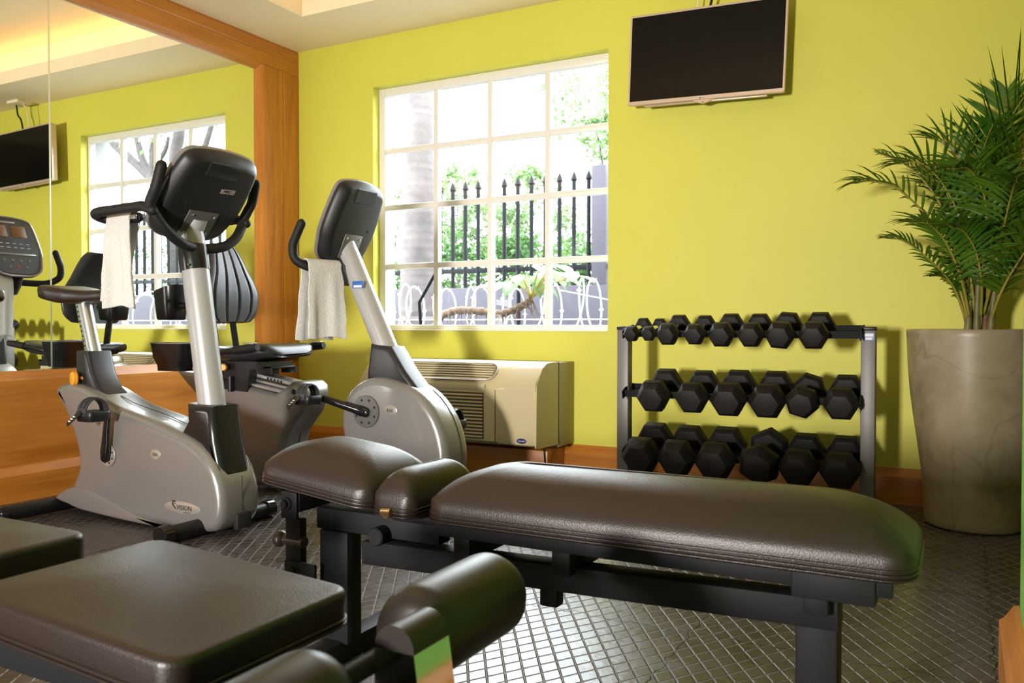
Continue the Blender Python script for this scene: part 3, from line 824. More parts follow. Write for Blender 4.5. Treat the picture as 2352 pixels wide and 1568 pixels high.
b = new(); q = V((-3.20, YR-.12, .595)); cyl(b, q, q+V((.02, -.03, 0)), .018, 20, bev=.005); obj('release_knob', b, AMBER, Rb, label='small round orange release knob')
b = new(); tube(b, [(-3.17, YR-.11, .55), (-3.17, YR-.11, .475)], .014, 12); tube(b, [(-3.22, YR-.11, .53), (-3.16, YR-.115, .525)], .006, 8); obj('release_lever', b, BLACK, Rb)
# mast, boot, console, bars
b = new(); boot = [(-2.355, .718), (-2.245, .706), (-2.17, .60), (-2.085, .507), (-2.115, .487), (-2.20, .535), (-2.375, .555), (-2.372, .60)]
shell(b, boot, YR-.065, YR+.065, .022, sub=1, seg=5); obj('mast_boot', b, SLATEB, Rb)
b = new(); tube(b, [(-2.285, YR, .65), (-2.52, YR, 1.12), (-2.535, YR, 1.17), (-2.530, YR, 1.20)], [.052, .050, .042, .030], 28, up=(1, 0, 0)); ms = obj('mast', b, SILVERM, Rb)
Ms = frame((-2.395, YR-.0535, .925), (.12, -.0, -.01), (.45*0, 0, 1)); 
b = new(); box(b, -.030, .030, -.016, .016, -.004, .004, .001, M=frame((-2.43, YR-.0505, .985), (1, 0, .0), (0, 0, 1))); st = obj('sticker', b, BLUEP, ms, label='small blue and white sticker')
b = new(); box(b, -.022, .024, -.013, -.003, .004, .0046, M=frame((-2.43, YR-.0505, .985), (1, 0, 0), (0, 0, 1))); obj('sticker_print', b, WHITEP, st)
b = new(); tube(b, [(-2.50, YR, 1.0), (-2.525, YR, 1.06), (-2.55, YR, 1.105)], [.045, .056, .05], 24, up=(1, 0, 0)); obj('handlebar_clamp', b, BLACK, Rb)
console(Rb, (-2.615, YR, 1.10), (-2.455, YR, 1.458), .345, False)
for s in (-1, 1):
    b = new()
    tube(b, [(-2.545, YR, 1.062), (-2.560, YR+s*.10, 1.058), (-2.595, YR+s*.18, 1.060), (-2.640, YR+s*.228, 1.095), (-2.648, YR+s*.235, 1.155), (-2.625, YR+s*.235, 1.205), (-2.598, YR+s*.235, 1.252)], .0200, 14, sub=5, round_end=True)
    obj('handlebar', b, GRIP, Rb)
hub(Rb, (-2.345, YR-.10, .417), .072, -1, GREYP); hub(Rb, (-2.345, YR+.10, .417), .072, 1, GREYP)
pedal(Rb, (-2.605, YR-.19, .475), -1, (-2.342, YR-.118, .415)); pedal(Rb, (-2.07, YR+.19, .355), 1, (-2.342, YR+.118, .415))
badge(Rb, (-2.215, .427), .038, .024, YR-.1005, 'R60', .022)

# ---- towels
def towel(name, label, P0, P1, lay, zbar, r, seed, folds):
    """cloth over a bar P0->P1; lay = list of (sign, z bottom, shift along bar, flare)"""
    P0, P1 = V(P0), V(P1); ax = (P1-P0).normalized(); nrm = V((-ax.y, ax.x, 0)).normalized(); rnd = random.Random(seed)
    nu, ph = 44, [rnd.uniform(0, 6) for _ in range(6)]
    b = new(); rows = []
    path = []
    (sa, za, sha, fla), (sb, zb_, shb, flb) = lay
    for i in range(34): t_ = i/33; path.append((sa, t_, za, sha, fla))
    prof = []
    for i in range(41): t_ = 1-i/40; prof.append((sa*r, zbar-(zbar-za)*t_, t_, sa, sha, fla))
    for i in range(1, 9): a = PI*i/9; prof.append((sa*r*math.cos(a), zbar+r*math.sin(a), 0, 0, 0, 0))
    for i in range(41): t_ = i/40; prof.append((sb*r, zbar-(zbar-zb_)*t_, t_, sb, shb, flb))
    ctr = (P0+P1)/2; hl = (P1-P0).length/2
    for off, z, t_, s, sh, fl in prof:
        row = []
        for k in range(nu+1):
            u = -1+2*k/nu
            w = min(t_*1.6, 1)
            wr = sum(math.sin(u*f+ph[j]+t_*(.7 if j % 2 else -.5))*a for j, (f, a) in enumerate(((3.1, .012), (6.3, .007), (11, .003))))*w*folds
            edge = .0022*math.sin(z*40+ph[3])*(abs(u)**6)
            p = ctr+ax*(u*hl*(1+fl*t_)+sh*t_+edge)+nrm*(off+wr+s*.010*t_)
            row.append(V((p.x, p.y, z+.006*math.sin(u*4+ph[2])*(t_ if t_ > .9 else 0))))
        rows.append(row)
    loft(b, rows, False, False, closed=False)
    o = obj(name, b, TOWEL, None, angle=180)
    m = o.modifiers.new('s', 'SOLIDIFY'); m.thickness = .007; m.offset = 0
    m = o.modifiers.new('ss', 'SUBSURF'); m.levels = 1; m.render_levels = 1
    return o
def band(parent, *a): pass
tw = towel('towel', '', (-2.955, YC-.165, 0), (-2.822, YC-.165, 0), ((1, .900, -.085, .12), (-1, .868, .035, .32)), 1.214, .0245, 3, 1.2)
tag(tw, 'white terry towel hung over the handlebar grip of the upright bike', 'towel', 'white gym towels on the bikes')
tw = towel('towel', '', (-2.604, YR-.205, 0), (-2.552, YR-.035, 0), ((1, .735, -.02, .10), (-1, .742, .0, .12)), 1.068, .0300, 9, .6)
tag(tw, 'white terry towel hung over the handlebar of the recumbent bike', 'towel', 'white gym towels on the bikes')
# ------------------------------------------------------------------ three-tier dumbbell rack
RK = thing('dumbbell_rack', 'grey steel three-tier dumbbell rack against the back wall', 'dumbbell rack', (-.878, 3.74, 0))
RX0, RX1 = -1.436, -.319
for x0, nm in ((RX0, 'l'), (RX1-.056, 'r')):
    b = new(); box(b, x0, x0+.056, 3.715, 3.775, .03, .783, .005); p = obj('upright_post', b, GREYM, RK)
    b = new(); box(b, x0-.002, x0+.058, 3.713, 3.777, .780, .797, .005); obj('end_cap', b, BLACK, p)
    b = new(); box(b, x0, x0+.056, 3.50, 3.99, .004, .05, .006); f = obj('foot', b, GREYM, RK)
    if nm == 'r':
        b = new(); box(b, x0+.010, x0+.050, 3.7138, 3.7152, .742, .771); s_ = obj('sticker', b, BLUEP, p, label='small blue and white sticker')
        b = new(); box(b, x0+.013, x0+.047, 3.7130, 3.7140, .757, .768); box(b, x0+.018, x0+.042, 3.7130, 3.7140, .744, .753); obj('sticker_print', b, WHITEP, s_)
TILT = math.radians(13)
def shelf(zc):
    M = Matrix.Translation((0, 3.74, zc)) @ Matrix.Rotation(TILT, 4, 'X')
    x0, x1 = RX0+.05, RX1-.05
    b = new()
    box(b, x0, x1, -.062, .062, -.030, -.026, M=M); box(b, x0, x1, -.066, -.062, -.030, .0, M=M); box(b, x0, x1, .062, .066, -.030, -.004, M=M)
    o = obj('shelf', b, SATINB, RK)
    for x in (x0-.0005, x1-.0035):
        b = new()
        pl = [(-.092, -.032), (.066, -.032), (.070, -.006), (.05, .002), (-.05, .010), (-.092, .004)]
        loft(b, [[M @ V((xx, y, z)) for y, z in pl] for xx in (x, x+.004)]); obj('end_bracket', b, SATINB, o)
    return M
def dumbbell(R, rot, group, label, loc_x, M, weight=None, yaw=0.0):
    L = R*1.12+.006; hh = .062
    t = thing('dumbbell', label, 'dumbbell', (0, 0, 0), group)
    c = M @ V((loc_x, 0, -.0095)); t.location = c
    T = Matrix.Translation(c) @ Matrix.Rotation(TILT, 4, 'X') @ Matrix.Rotation(yaw, 4, 'Z')
    for s, nm in ((-1, 'front_head'), (1, 'rear_head')):
        b = new(); loops = []
        y0, y1 = s*hh, s*(hh+L); ch = R*.16
        for y, r in ((y0, R*.80), (y0+s*L*.16, R), (y1-s*L*.40, R), (y1, R*.70)):
            loops.append([T @ V((r*math.cos(a), y, r*math.sin(a))) for a in [rot+k*PI/3 for k in range(6)]])
        loft(b, loops)
        bmesh.ops.recalc_face_normals(b, faces=b.faces)
        es = [e for e in b.edges if len(e.link_faces) == 2 and abs(e.calc_face_angle(0)) > .35]
        bmesh.ops.bevel(b, geom=es, offset=R*.03, segments=2, profile=.5, affect='EDGES', clamp_overlap=True)
        hd = obj(nm, b, RUBB, t, angle=30)
        if weight and s < 0:
            ap = R*.866
            Mw = T @ Matrix.Rotation(rot-round(rot/(PI/3))*PI/3, 4, 'Y') @ frame((0, y0+s*L*.42, ap+.0003), (1, 0, 0), (0, 1, 0))
            obj('numerals', text_bm(weight, L*.55, Mw, .0012), DGREY, hd)
    b = new(); h = [( -hh-.004, .0135), (-hh*.8, .0135), (-hh*.55, .0155), (0, .0172), (hh*.55, .0155), (hh*.8, .0135), (hh+.004, .0135)]
    tube(b, [T @ V((0, y, 0)) for y, r in h], [min(r, R*.42) for y, r in h], 14); obj('handle', b, CHROME, t)
    return t
ORD = ['first', 'second', 'third', 'fourth', 'fifth', 'sixth', 'seventh', 'eighth']
tiers = [('top', .798, [(-1.343, .040), (-1.262, .037), (-1.170, .054), (-1.048, .051), (-.930, .059), (-.804, .058), (-.683, .063), (-.549, .063)]),
         ('middle', .522, [(-1.232, .078), (-1.055, .075), (-.895, .081), (-.732, .080), (-.592, .070), (-.440, .072)]),
         ('bottom', .252, [(-1.287, .091), (-1.122, .088), (-.950, .091), (-.762, .089), (-.604, .083), (-.442, .082)])]
for nm, zc, lst in tiers:
    M = shelf(zc-.006)
    n = len(lst)
    for i, (x, R) in enumerate(lst):
        rot, yaw, wt = 0.0, 0.0, None
        extra = ''
        if nm == 'top' and i == 6: rot = -.09
        if nm == 'middle' and i == 4: rot = -.30; extra = 'rolled '
        if nm == 'bottom' and i == 3: rot = .42; extra = 'rolled '
        if nm == 'middle' and i == 0: wt = '20'
        if nm == 'bottom' and i == 0: wt = '35'
        if nm == 'bottom' and i == 1: wt = None
        if i == 0: w = 'at the left end'
        elif i == n-1: w = 'at the right end'
        else: w = '%s from the left' % ORD[i]
        sz = 'small' if R < .045 else ('medium' if R < .066 else 'large')
        if nm == 'top' and i == 1: sz = 'smallest'
        dumbbell(R, rot, 'hex dumbbells on the %s tier' % nm, '%s%s black rubber hex dumbbell %s of the rack\'s %s tier' % (extra, sz, w, nm), x, M, wt, yaw)

# ------------------------------------------------------------------ through-wall air conditioner
A = thing('air_conditioner', 'cream through-wall air conditioner under the window', 'air conditioner', (-2.42, 3.95, .165))
AX0, AX1, AXD = -2.99, -1.855, -2.075
b = new()
prof = [(3.965, .185), (3.742, .195), (3.722, .212), (3.720, .475), (3.732, .500), (3.80, .575), (3.835, .600), (3.875, .610), (3.965, .612)]
secs = []
for x, k in ((AX0, .80), (AX0+.012, .90), (AX0+.035, .97), (AX0+.075, 1.0), (AXD, 1.0), (AX1, 1.0)):
    secs.append([(x, 3.965+(y-3.965)*k, .40+(z-.40)*(1-(1-k)*.5)) for y, z in prof])
loft(b, secs); obj('front_cover', b, CREAMP, A, angle=34)
b = new(); box(b, AX0+.05, AX1+.002, 3.968, D-.001, .168, .608, .004); obj('wall_sleeve', b, CREAMD, A)
# discharge grille set in the slope
gx0, gx1 = -2.925, -2.115
o0, o1 = V((0, 3.737, .505)), V((0, 3.838, .602)); gv = (o1-o0).normalized(); gn = V((0, -gv.z, gv.y)); gl = (o1-o0).length
Mg = frame(((gx0+gx1)/2, o0.y+gn.y*.009, o0.z+gn.z*.009), (1, 0, 0), gv, gn)
hw = (gx1-gx0)/2
def gpoly(g): return [(x, y+gl/2) for x, y in rrect(hw+g, gl*.42+g, gl*.40, 8)]
b = new(); loft(b, [[Mg @ V((x, y, .0012)) for x, y in gpoly(0)], [Mg @ V((x, y, -.004)) for x, y in gpoly(-.004)]]); gr = obj('discharge_grille', b, CREAMG, A)
b = new(); tube(b, [Mg @ V((x, y, .003)) for x, y in gpoly(0)+gpoly(0)[:1]], .0032, 6, cap=False); obj('grille_rim', b, ALU, gr)
for k in range(7):
    y = gl*(.14+.72*k/6); e = hw-.012-(.03 if k in (0, 6) else .008)
    b = new(); box(b, -e, e, y-.0032, y+.0032, 0, .005, .0015, M=Mg); obj('grille_bar', b, CREAMP, gr)
# inlet louvres on the front face
lx0, lx1, lz0, lz1 = -2.90, -2.165, .225, .455
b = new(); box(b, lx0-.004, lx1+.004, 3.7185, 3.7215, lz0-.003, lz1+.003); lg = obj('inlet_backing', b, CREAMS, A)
for k in range(13):
    z = lz0+(lz1-lz0)*(k+.5)/13
    b = new()
    loft(b, [[(x, 3.7195, z-.0075), (x, 3.713, z-.0065), (x, 3.711, z-.004), (x, 3.7195, z+.0035)] for x in (lx0, lx1-.012, lx1)]); obj('louvre', b, CREAMP, lg, angle=20)
b = new(); box(b, lx0-.01, lx1+.012, 3.7165, 3.7215, lz1+.012, lz1+.044, .002); obj('filter_lip', b, CREAMP, A)
b = new(); tube(b, [(AXD-.018, 3.7195, .20), (AXD-.018, 3.7195, .475)], .0018, 6); obj('panel_seam', b, CREAMS, A)
# control box at the right end with a hinged lid
b = new()
cp = [(3.74, .195), (3.716, .205), (3.710, .22), (3.710, .478), (3.72, .486), (3.76, .492), (3.76, .30)]
loft(b, [[(x, y, z) for y, z in cp] for x in (AXD+.0, AX1-.001)]); obj('control_box', b, CREAMP, A, angle=30)
lid = [(3.703, .472), (3.703, .510), (3.712, .522), (3.775, .584), (3.81, .604), (3.83, .606), (3.83, .590), (3.74, .50)]
b = new(); loft(b, [[(x, y, z) for y, z in lid] for x in (AXD+.045, AX1-.0)]); obj('control_lid', b, CREAMP, A, angle=30)
b = new(); side = [(3.700, .195), (3.708, .505), (3.73, .535), (3.775, .588), (3.82, .608), (3.87, .612), (3.965, .612), (3.965, .185), (3.74, .19)]
loft(b, [[(x, y, z) for y, z in side] for x in (AX1-.002, AX1+.004)]); obj('side_cheek', b, CREAMP, A, angle=20)
b = new(); box(b, AX1+.0035, AX1+.0048, 3.958, 3.966, .187, .610); obj('cheek_seam', b, DARK, A)
b = new(); n = 32
loft(b, [[(-1.936+.027*s*math.cos(2*PI*k/n), 3.7095-o, .226+.0125*s*math.sin(2*PI*k/n)) for k in range(n)] for s, o in ((1, -.002), (1, .0015), (.95, .002))]); bd = obj('maker_badge', b, NAVY, A, label='dark blue oval badge')
obj('lettering', text_bm('Carrier', .0125, frame((-1.936, 3.7074, .226), (1, 0, 0), (0, 0, 1)), .0003), WHITEP, bd)
b = new(); tube(b, [(-1.885, 3.86, .19), (-1.885, 3.87, .12), (-1.89, 3.90, .03), (-1.87, 3.92, .008)], .005, 8, sub=4); obj('power_cord', b, BLACK, A)

# ------------------------------------------------------------------ television
tvx, tvz = (-1.500-.7335)/2, (2.345+1.878)/2
TV = thing('television', 'flat television with dark screen and pale rose bezel high on the back wall', 'television', (tvx, 4.05, tvz))
Mt = frame((tvx, 4.042, tvz), (1, 0, -.0355), (.0355, 0, 1), (0, -1, 0))
tw_, th_ = .7665/2, .446/2
b = new(); loft(b, [[Mt @ V((x, y, z)) for x, y in rrect(tw_-i, th_-i, .010-i*.5, 4)] for z, i in ((-.045, .03), (-.04, .008), (-.012, .002), (.0, 0), (.006, .001), (.0075, .003))]); obj('bezel', b, TVB, TV, angle=25)
b = new(); box(b, -tw_+.011, tw_-.011, -th_+.020, th_-.011, .0070, .0080, M=Mt); obj('screen', b, SCREEN, TV)
b = new(); box(b, -.17, .17, -.12, .12, -.085, -.04, .01, M=Mt); obj('rear_box', b, BLACK, TV)
b = new(); box(b, -.12, .12, -.11, .11, -.1212, -.084, .002, M=Mt); obj('wall_bracket', b, BLACK, TV)
b = new(); pl = [(-.055, -th_+.002), (-.02, -th_-.012), (0, -th_-.017), (.02, -th_-.012), (.055, -th_+.002)]
loft(b, [[Mt @ V((x, y, z)) for x, y in pl] for z in (-.012, .004)]); ey = obj('sensor_eye', b, TVB, TV)
b = new(); c = Mt @ V((0, -th_-.010, .004)); cyl(b, c, c+V((0, -.001, 0)), .004, 14); obj('indicator', b, LEDRED, ey)
b = new(); box(b, -.30, .30, -th_-.006, -th_+.002, -.030, -.010, .003, M=Mt); obj('speaker_bar', b, TVB, TV)
obj('lettering', text_bm('LG', .012, Mt @ Matrix.Translation((.004, -th_+.0095, .0078)), .0003), GREYP, TV)
b = new(); c = Mt @ V((-.012, -th_+.0095, .0075)); cyl(b, c, c+V((0, -.0006, 0)), .0045, 16); obj('emblem', b, GREYP, TV)
# ceiling outlet with the leads that feed it
b = new(); box(b, -1.16, -1.02, 3.98, 4.10, HC-.022, HC, .005); ot = obj('ceiling_outlet', b, CEIL); tag(ot, 'pale power outlet plate on the ceiling above the television', 'outlet')
b = new(); tube(b, [(-1.05, 4.04, HC-.02), (-1.055, 4.05, HC-.10), (-1.075, 4.06, 2.42), (-1.10, 4.063, 2.33)], .0065, 8, sub=5); o = obj('power_lead', b, BLACK); tag(o, 'black power lead hanging from the ceiling outlet to the television', 'cable')
b = new(); tube(b, [(-1.13, 4.04, HC-.02), (-1.14, 4.06, HC-.05), (-1.15, 4.07, 2.44), (-1.165, 4.07, 2.33)], .0035, 8, sub=5); o = obj('aerial_lead', b, WFRAME); tag(o, 'thin white lead hanging from the ceiling outlet to the television', 'cable')
# ------------------------------------------------------------------ flat bench in the middle of the room
BN = thing('weight_bench', 'black padded weight bench across the room in front of the rack', 'bench', (-.75, 1.61, 0))
BY0, BY1 = 1.468, 1.750
def padpart(parent, nm, dims, M=None, r=.04, zz=None, **k):
    b = new(); pad(b, *dims, r=r, M=M, **k); p = obj(nm, b, LEATHER, parent, angle=75)
    b = new(); pad_piping(b, dims[0], dims[1], dims[2], dims[3], zz, r=r, M=M); obj('piping', b, LEATHER, p)
    return p
padpart(BN, 'long_pad', (-1.004, -.064, BY0, BY1,   .384, .414, .508), None, .05, (.391, .399, .407), dome=(5.5, 2.5))
padpart(BN, 'middle_pad', (-1.140, -1.030, BY0, BY1, .384, .412, .486), None, .030, (.390, .398, .406), dome=(5, 2.3))
Mh = Matrix.Translation((-1.146, 0, .390)) @ Matrix.Rotation(math.radians(6.5), 4, 'Y')
padpart(BN, 'head_pad', (-.335, .0, BY0, BY1, 0, .028, .112), Mh, .045, (.006, .014, .022), dome=(3.2, 2.7))
b = new(); q = V((-1.092, BY0-.004, .397)); tube(b, [q, q+V((0, -.004, 0))], .011, 6); tube(b, [q+V((-.012, -.001, 0)), q+V((.014, -.003, .002))], [.009, .010], 8, flat=.6); ws = obj('seam_clip', b, mat('brass_clip', (.75, .55, .25), .25, metal=1), BN, label='small shiny brass clip on the middle pad seam')
FYc = 1.585
def beam(nm, x0, x1, z0, z1, w=.05, y=FYc, M=None, m=None, par=None, bev=.005):
    b = new(); box(b, x0, x1, y-w/2, y+w/2, z0, z1, bev, M=M); return obj(nm, b, m or SATINB, par or BN)
beam('head_beam', -1.372, -1.02, .312, .364)
beam('rear_leg', -1.360, -1.275, .045, .312, .055)
beam('front_leg', -.262, -.190, .045, .335, .06)
b = new(); Mx = Matrix.Translation((-1.216, FYc-.018, .2620)) @ Matrix.Rotation(math.radians(-1.2), 4, 'Y'); box(b, 0, 1.03, -.032, .026, -.010, .044, .004, M=Mx); obj('main_beam', b, SATINB, BN)
for x0, x1 in ((-1.0, -.10), ):
    b = new(); box(b, x0, x1, BY0+.035, BY0+.055, .352, .386, .003); box(b, x0, x1, BY1-.055, BY1-.035, .352, .386, .003)
    obj('pad_rail', b, SATINB, BN)
for x in (-.93, -.70, -.22):
    b = new(); box(b, x-.02, x+.02, BY0+.04, BY1-.04, .305, .356, .003); obj('pad_bracket', b, SATINB, BN)
b = new(); box(b, -.26, -.125, BY0+.03, BY1-.03, .335, .386, .004); obj('leg_plate', b, SATINB, BN)
b = new(); box(b, -1.13, -1.02, FYc-.05, FYc+.05, .362, .386, .004); obj('middle_pad_plate', b, SATINB, BN)
b = new(); cyl(b, (-1.170, FYc-.060, .322), (-1.170, FYc+.05, .322), .021, 20, bev=.003); obj('pivot_pin', b, SATINB, BN)
b = new(); box(b, -.765, -.725, FYc-.04, FYc-.005, .225, .29, .004); obj('stop_bracket', b, SATINB, BN)
for x, nm in ((-1.318, 'rear_foot'), (-.226, 'front_foot')):
    b = new(); box(b, x-.03, x+.03, 1.36, 1.84, .003, .052, .006); obj(nm, b, SATINB, BN)
# head-pad adjuster
b = new(); box(b, -1.445, -1.398, FYc-.052, FYc-.028, .10, .335, .003); ad = obj('adjuster_bar', b, SATINB, BN)
b = new(); box(b, -1.452, -1.402, FYc-.060, FYc-.050, .335, .400, .003); box(b, -1.44, -1.40, FYc-.052, FYc+.06, .352, .40, .003); obj('upper_lug', b, SATINB, ad)
b = new(); box(b, -1.440, -1.345, FYc-.062, FYc-.052, .185, .235, .003); obj('lower_lug', b, SATINB, ad)
for x, z in ((-1.432, .372), (-1.408, .213)):
    b = new(); cyl(b, (x, FYc-.066, z), (x, FYc-.060, z), .016, 20, bev=.002); cyl(b, (x, FYc-.074, z), (x, FYc-.064, z), .0105, 6, bev=.0015); obj('bolt', b, SATINB, ad)
b = new(); tube(b, [(-1.395, FYc-.040, .278), (-1.455, FYc-.040, .278)], .014, 16); pts = [(-1.455-.018*(1-math.cos(t)), FYc-.040, .278) for t in [PI*k/10 for k in range(11)]]
tube(b, pts, [max(.001, .021*math.sin(PI*k/10)) if 0 < k else .013 for k in range(11)], 18); obj('pull_pin', b, mat('dark_bronze_knob', (.06, .045, .04), .35, metal=.3), BN, label='round pull pin knob')

# ------------------------------------------------------------------ sit-up bench nearest the camera
SB = thing('situp_bench', 'near sit-up bench with two black pads and foam rollers', 'bench', (-1.2, .78, 0))
Ms = Matrix.Translation((-1.112, 0, .472)) @ Matrix.Rotation(math.radians(3.2), 4, 'Y')
padpart(SB, 'seat_pad', (-.018, .378, .612, .915, -.066, -.010, .002), Ms, .03, (-.056, -.050), rim=.010, p=2)
padpart(SB, 'back_pad', (-2.05, -1.285, .638, .907, .394, .454, .464), None, .03, (.402, .408), rim=.010, p=2)
b = new(); box(b, -1.96, -.60, .745, .805, .285, .345, .005); obj('main_beam', b, SATINB, SB)
for x in (-1.90, -.70):
    b = new(); box(b, x-.03, x+.03, .745, .805, .045, .29, .005); obj('leg', b, SATINB, SB)
    b = new(); box(b, x-.03, x+.03, .50, 1.05, .003, .05, .005); obj('foot', b, SATINB, SB)
for x in (-1.75, -1.40):
    b = new(); box(b, x-.03, x+.03, .67, .88, .34, .386, .003); obj('pad_bracket', b, SATINB, SB)
b = new(); box(b, -1.02, -.82, .67, .88, .338, .372, .003); obj('seat_bracket', b, SATINB, SB)
# roller post: rounded gloss-black block
b = new(); hw_ = .028; cz = .424
arc = [(-.580+hw_*math.cos(a), cz+hw_*math.sin(a)) for a in [PI*k/14 for k in range(15)]]
loft(b, [[(x, y, z) for x, z in [(-.580+hw_, cz-.002)]+arc+[(-.580-hw_, cz-.002)]] for y in (.792, .866)]); rpt = obj('post_cap', b, ROLL, SB, angle=30)
b = new(); tl = .124*math.tan(math.radians(8.4)); prism(b, [(-.580-hw_, cz-.002), (-.580+hw_, cz-.002), (-.580+hw_+tl, .30), (-.580-hw_, .30)], .792, .866); obj('roller_post', b, GLOSSP, SB, angle=30, label='polished post that mirrors the room')
b = new(); box(b, -.64, -.52, .757, .793, .29, .34, .004); obj('post_socket', b, SATINB, SB)
def roller(y0, y1, x, z, r):
    b = new(); prof = [(0, .25), (.004, .62), (.012, .86), (.028, .985), (.04, 1.0)]
    ys = [(y0+d, r*k) for d, k in prof]+[(y1-d, r*k) for d, k in reversed(prof)]
    tube(b, [(x, y, z) for y, _ in ys], [k for _, k in ys], 40); obj('foam_roller', b, ROLL, SB, angle=70)
roller(.872, 1.118, -.622, .400, .062)
roller(.50, .735, -.630, .385, .060)
b = new(); cyl(b, (-.626, .48, .39), (-.622, 1.12, .40), .013, 16); obj('roller_axle', b, SATINB, SB)

# ------------------------------------------------------------------ potted palm
PX, PYc = .035, 3.845
PT = thing('potted_palm', 'tall green palm in a tapering stone-coloured planter in the right corner', 'potted plant', (PX, PYc, 0))
b = new()
lathe(b, [(.150, .0), (.168, .004), (.176, .014), (.178, .04), (.181, .12), (.190, .22), (.204, .32), (.220, .43), (.234, .54), (.243, .65), (.248, .76), (.250, .783), (.247, .787), (.232, .787), (.228, .780), (.225, .70)], (PX, PYc), 64); obj('planter', b, POT, PT, angle=50)
b = new(); lathe(b, [(.001, .742), (.226, .735), (.226, .70)], (PX, PYc), 32); obj('soil', b, SOIL, PT)
rp = random.Random(12)
def frond(pts, llen, droop, n=21, start=.26, up=.34, wid=.0165, tipl=.5):
    """pinnate frond along a curved rachis with narrow leaflets on both sides"""
    P = catmull(pts, 10); m = len(P)
    b = new(); tube(b, P, [.0065*(1-.75*i/(m-1)) for i in range(m)], 6, mi=1)
    for side in (-1, 1):
        for k in range(n):
            f = start+(1-start)*(k+.5*(side > 0))/n; i = min(int(f*(m-1)), m-2)
            q = P[i].lerp(P[i+1], f*(m-1)-i); T = (P[i+1]-P[i]).normalized()
            S = T.cross(V((0, 0, 1)));
            if S.length < .1: S = V((1, 0, 0))
            S = S.normalized()*side; N = S.cross(T)
            if N.z < 0: N = -N
            ff = (f-start)/(1-start)
            ln = llen*(.55+.75*math.sin(PI*min(ff*.8+.15, 1)))*(1 if ff < .8 else 1-(ff-.8)*(5*(1-tipl)))*rp.uniform(.88, 1.1)
            ang = math.radians(62-30*ff+rp.uniform(-5, 5))
            d = (T*math.cos(ang)+S*math.sin(ang)+N*(up+rp.uniform(-.1, .1))).normalized()
            g = V((0, 0, -droop*rp.uniform(.7, 1.3)))
            ws = wid*rp.uniform(.85, 1.1)
            C = [q+d*ln*t_+g*ln*t_*t_ for t_ in (0, .15, .4, .7, 1)]
            W = d.cross(N).normalized(); Wn = N
            rows = []
            for c, w in zip(C, (.25, .8, 1, .7, .04)):
                rows.append((c-W*ws*w*.5+Wn*ws*w*.12, c-Wn*ws*w*.06, c+W*ws*w*.5+Wn*ws*w*.12))
            vs = [[b.verts.new(p) for p in r] for r in rows]
            for a, c in zip(vs, vs[1:]):
                for j in range(2): b.faces.new((a[j], a[j+1], c[j+1], c[j]))
    for v_ in b.verts: v_.co.y = min(v_.co.y, 4.155-.004*math.sin(v_.co.x*40)**2)
    obj('frond', b, [PALM, PALMY], PT, angle=180)
canes = [(-.030, -.02, .115, .10), (.005, -.03, .19, .02), (.032, .0, .21, .06), (-.012, .03, .16, -.02), (.05, -.015, .23, .10)]
for i, (dx, dy, h, ln) in enumerate(canes):
    b = new(); x, y = PX+dx, PYc+dy
    tube(b, [(x, y, .735), (x+ln*.05, y, .80), (x+ln*.12, y, .90), (x+ln*.3, y, .98+h*.5)], [.016, .0145, .012, .007], 10, sub=3)
    obj('cane', b, CANEB if i in (2, ) else CANE, PT)
B0 = lambda dx, dy, z: (PX+dx, PYc+dy, z)
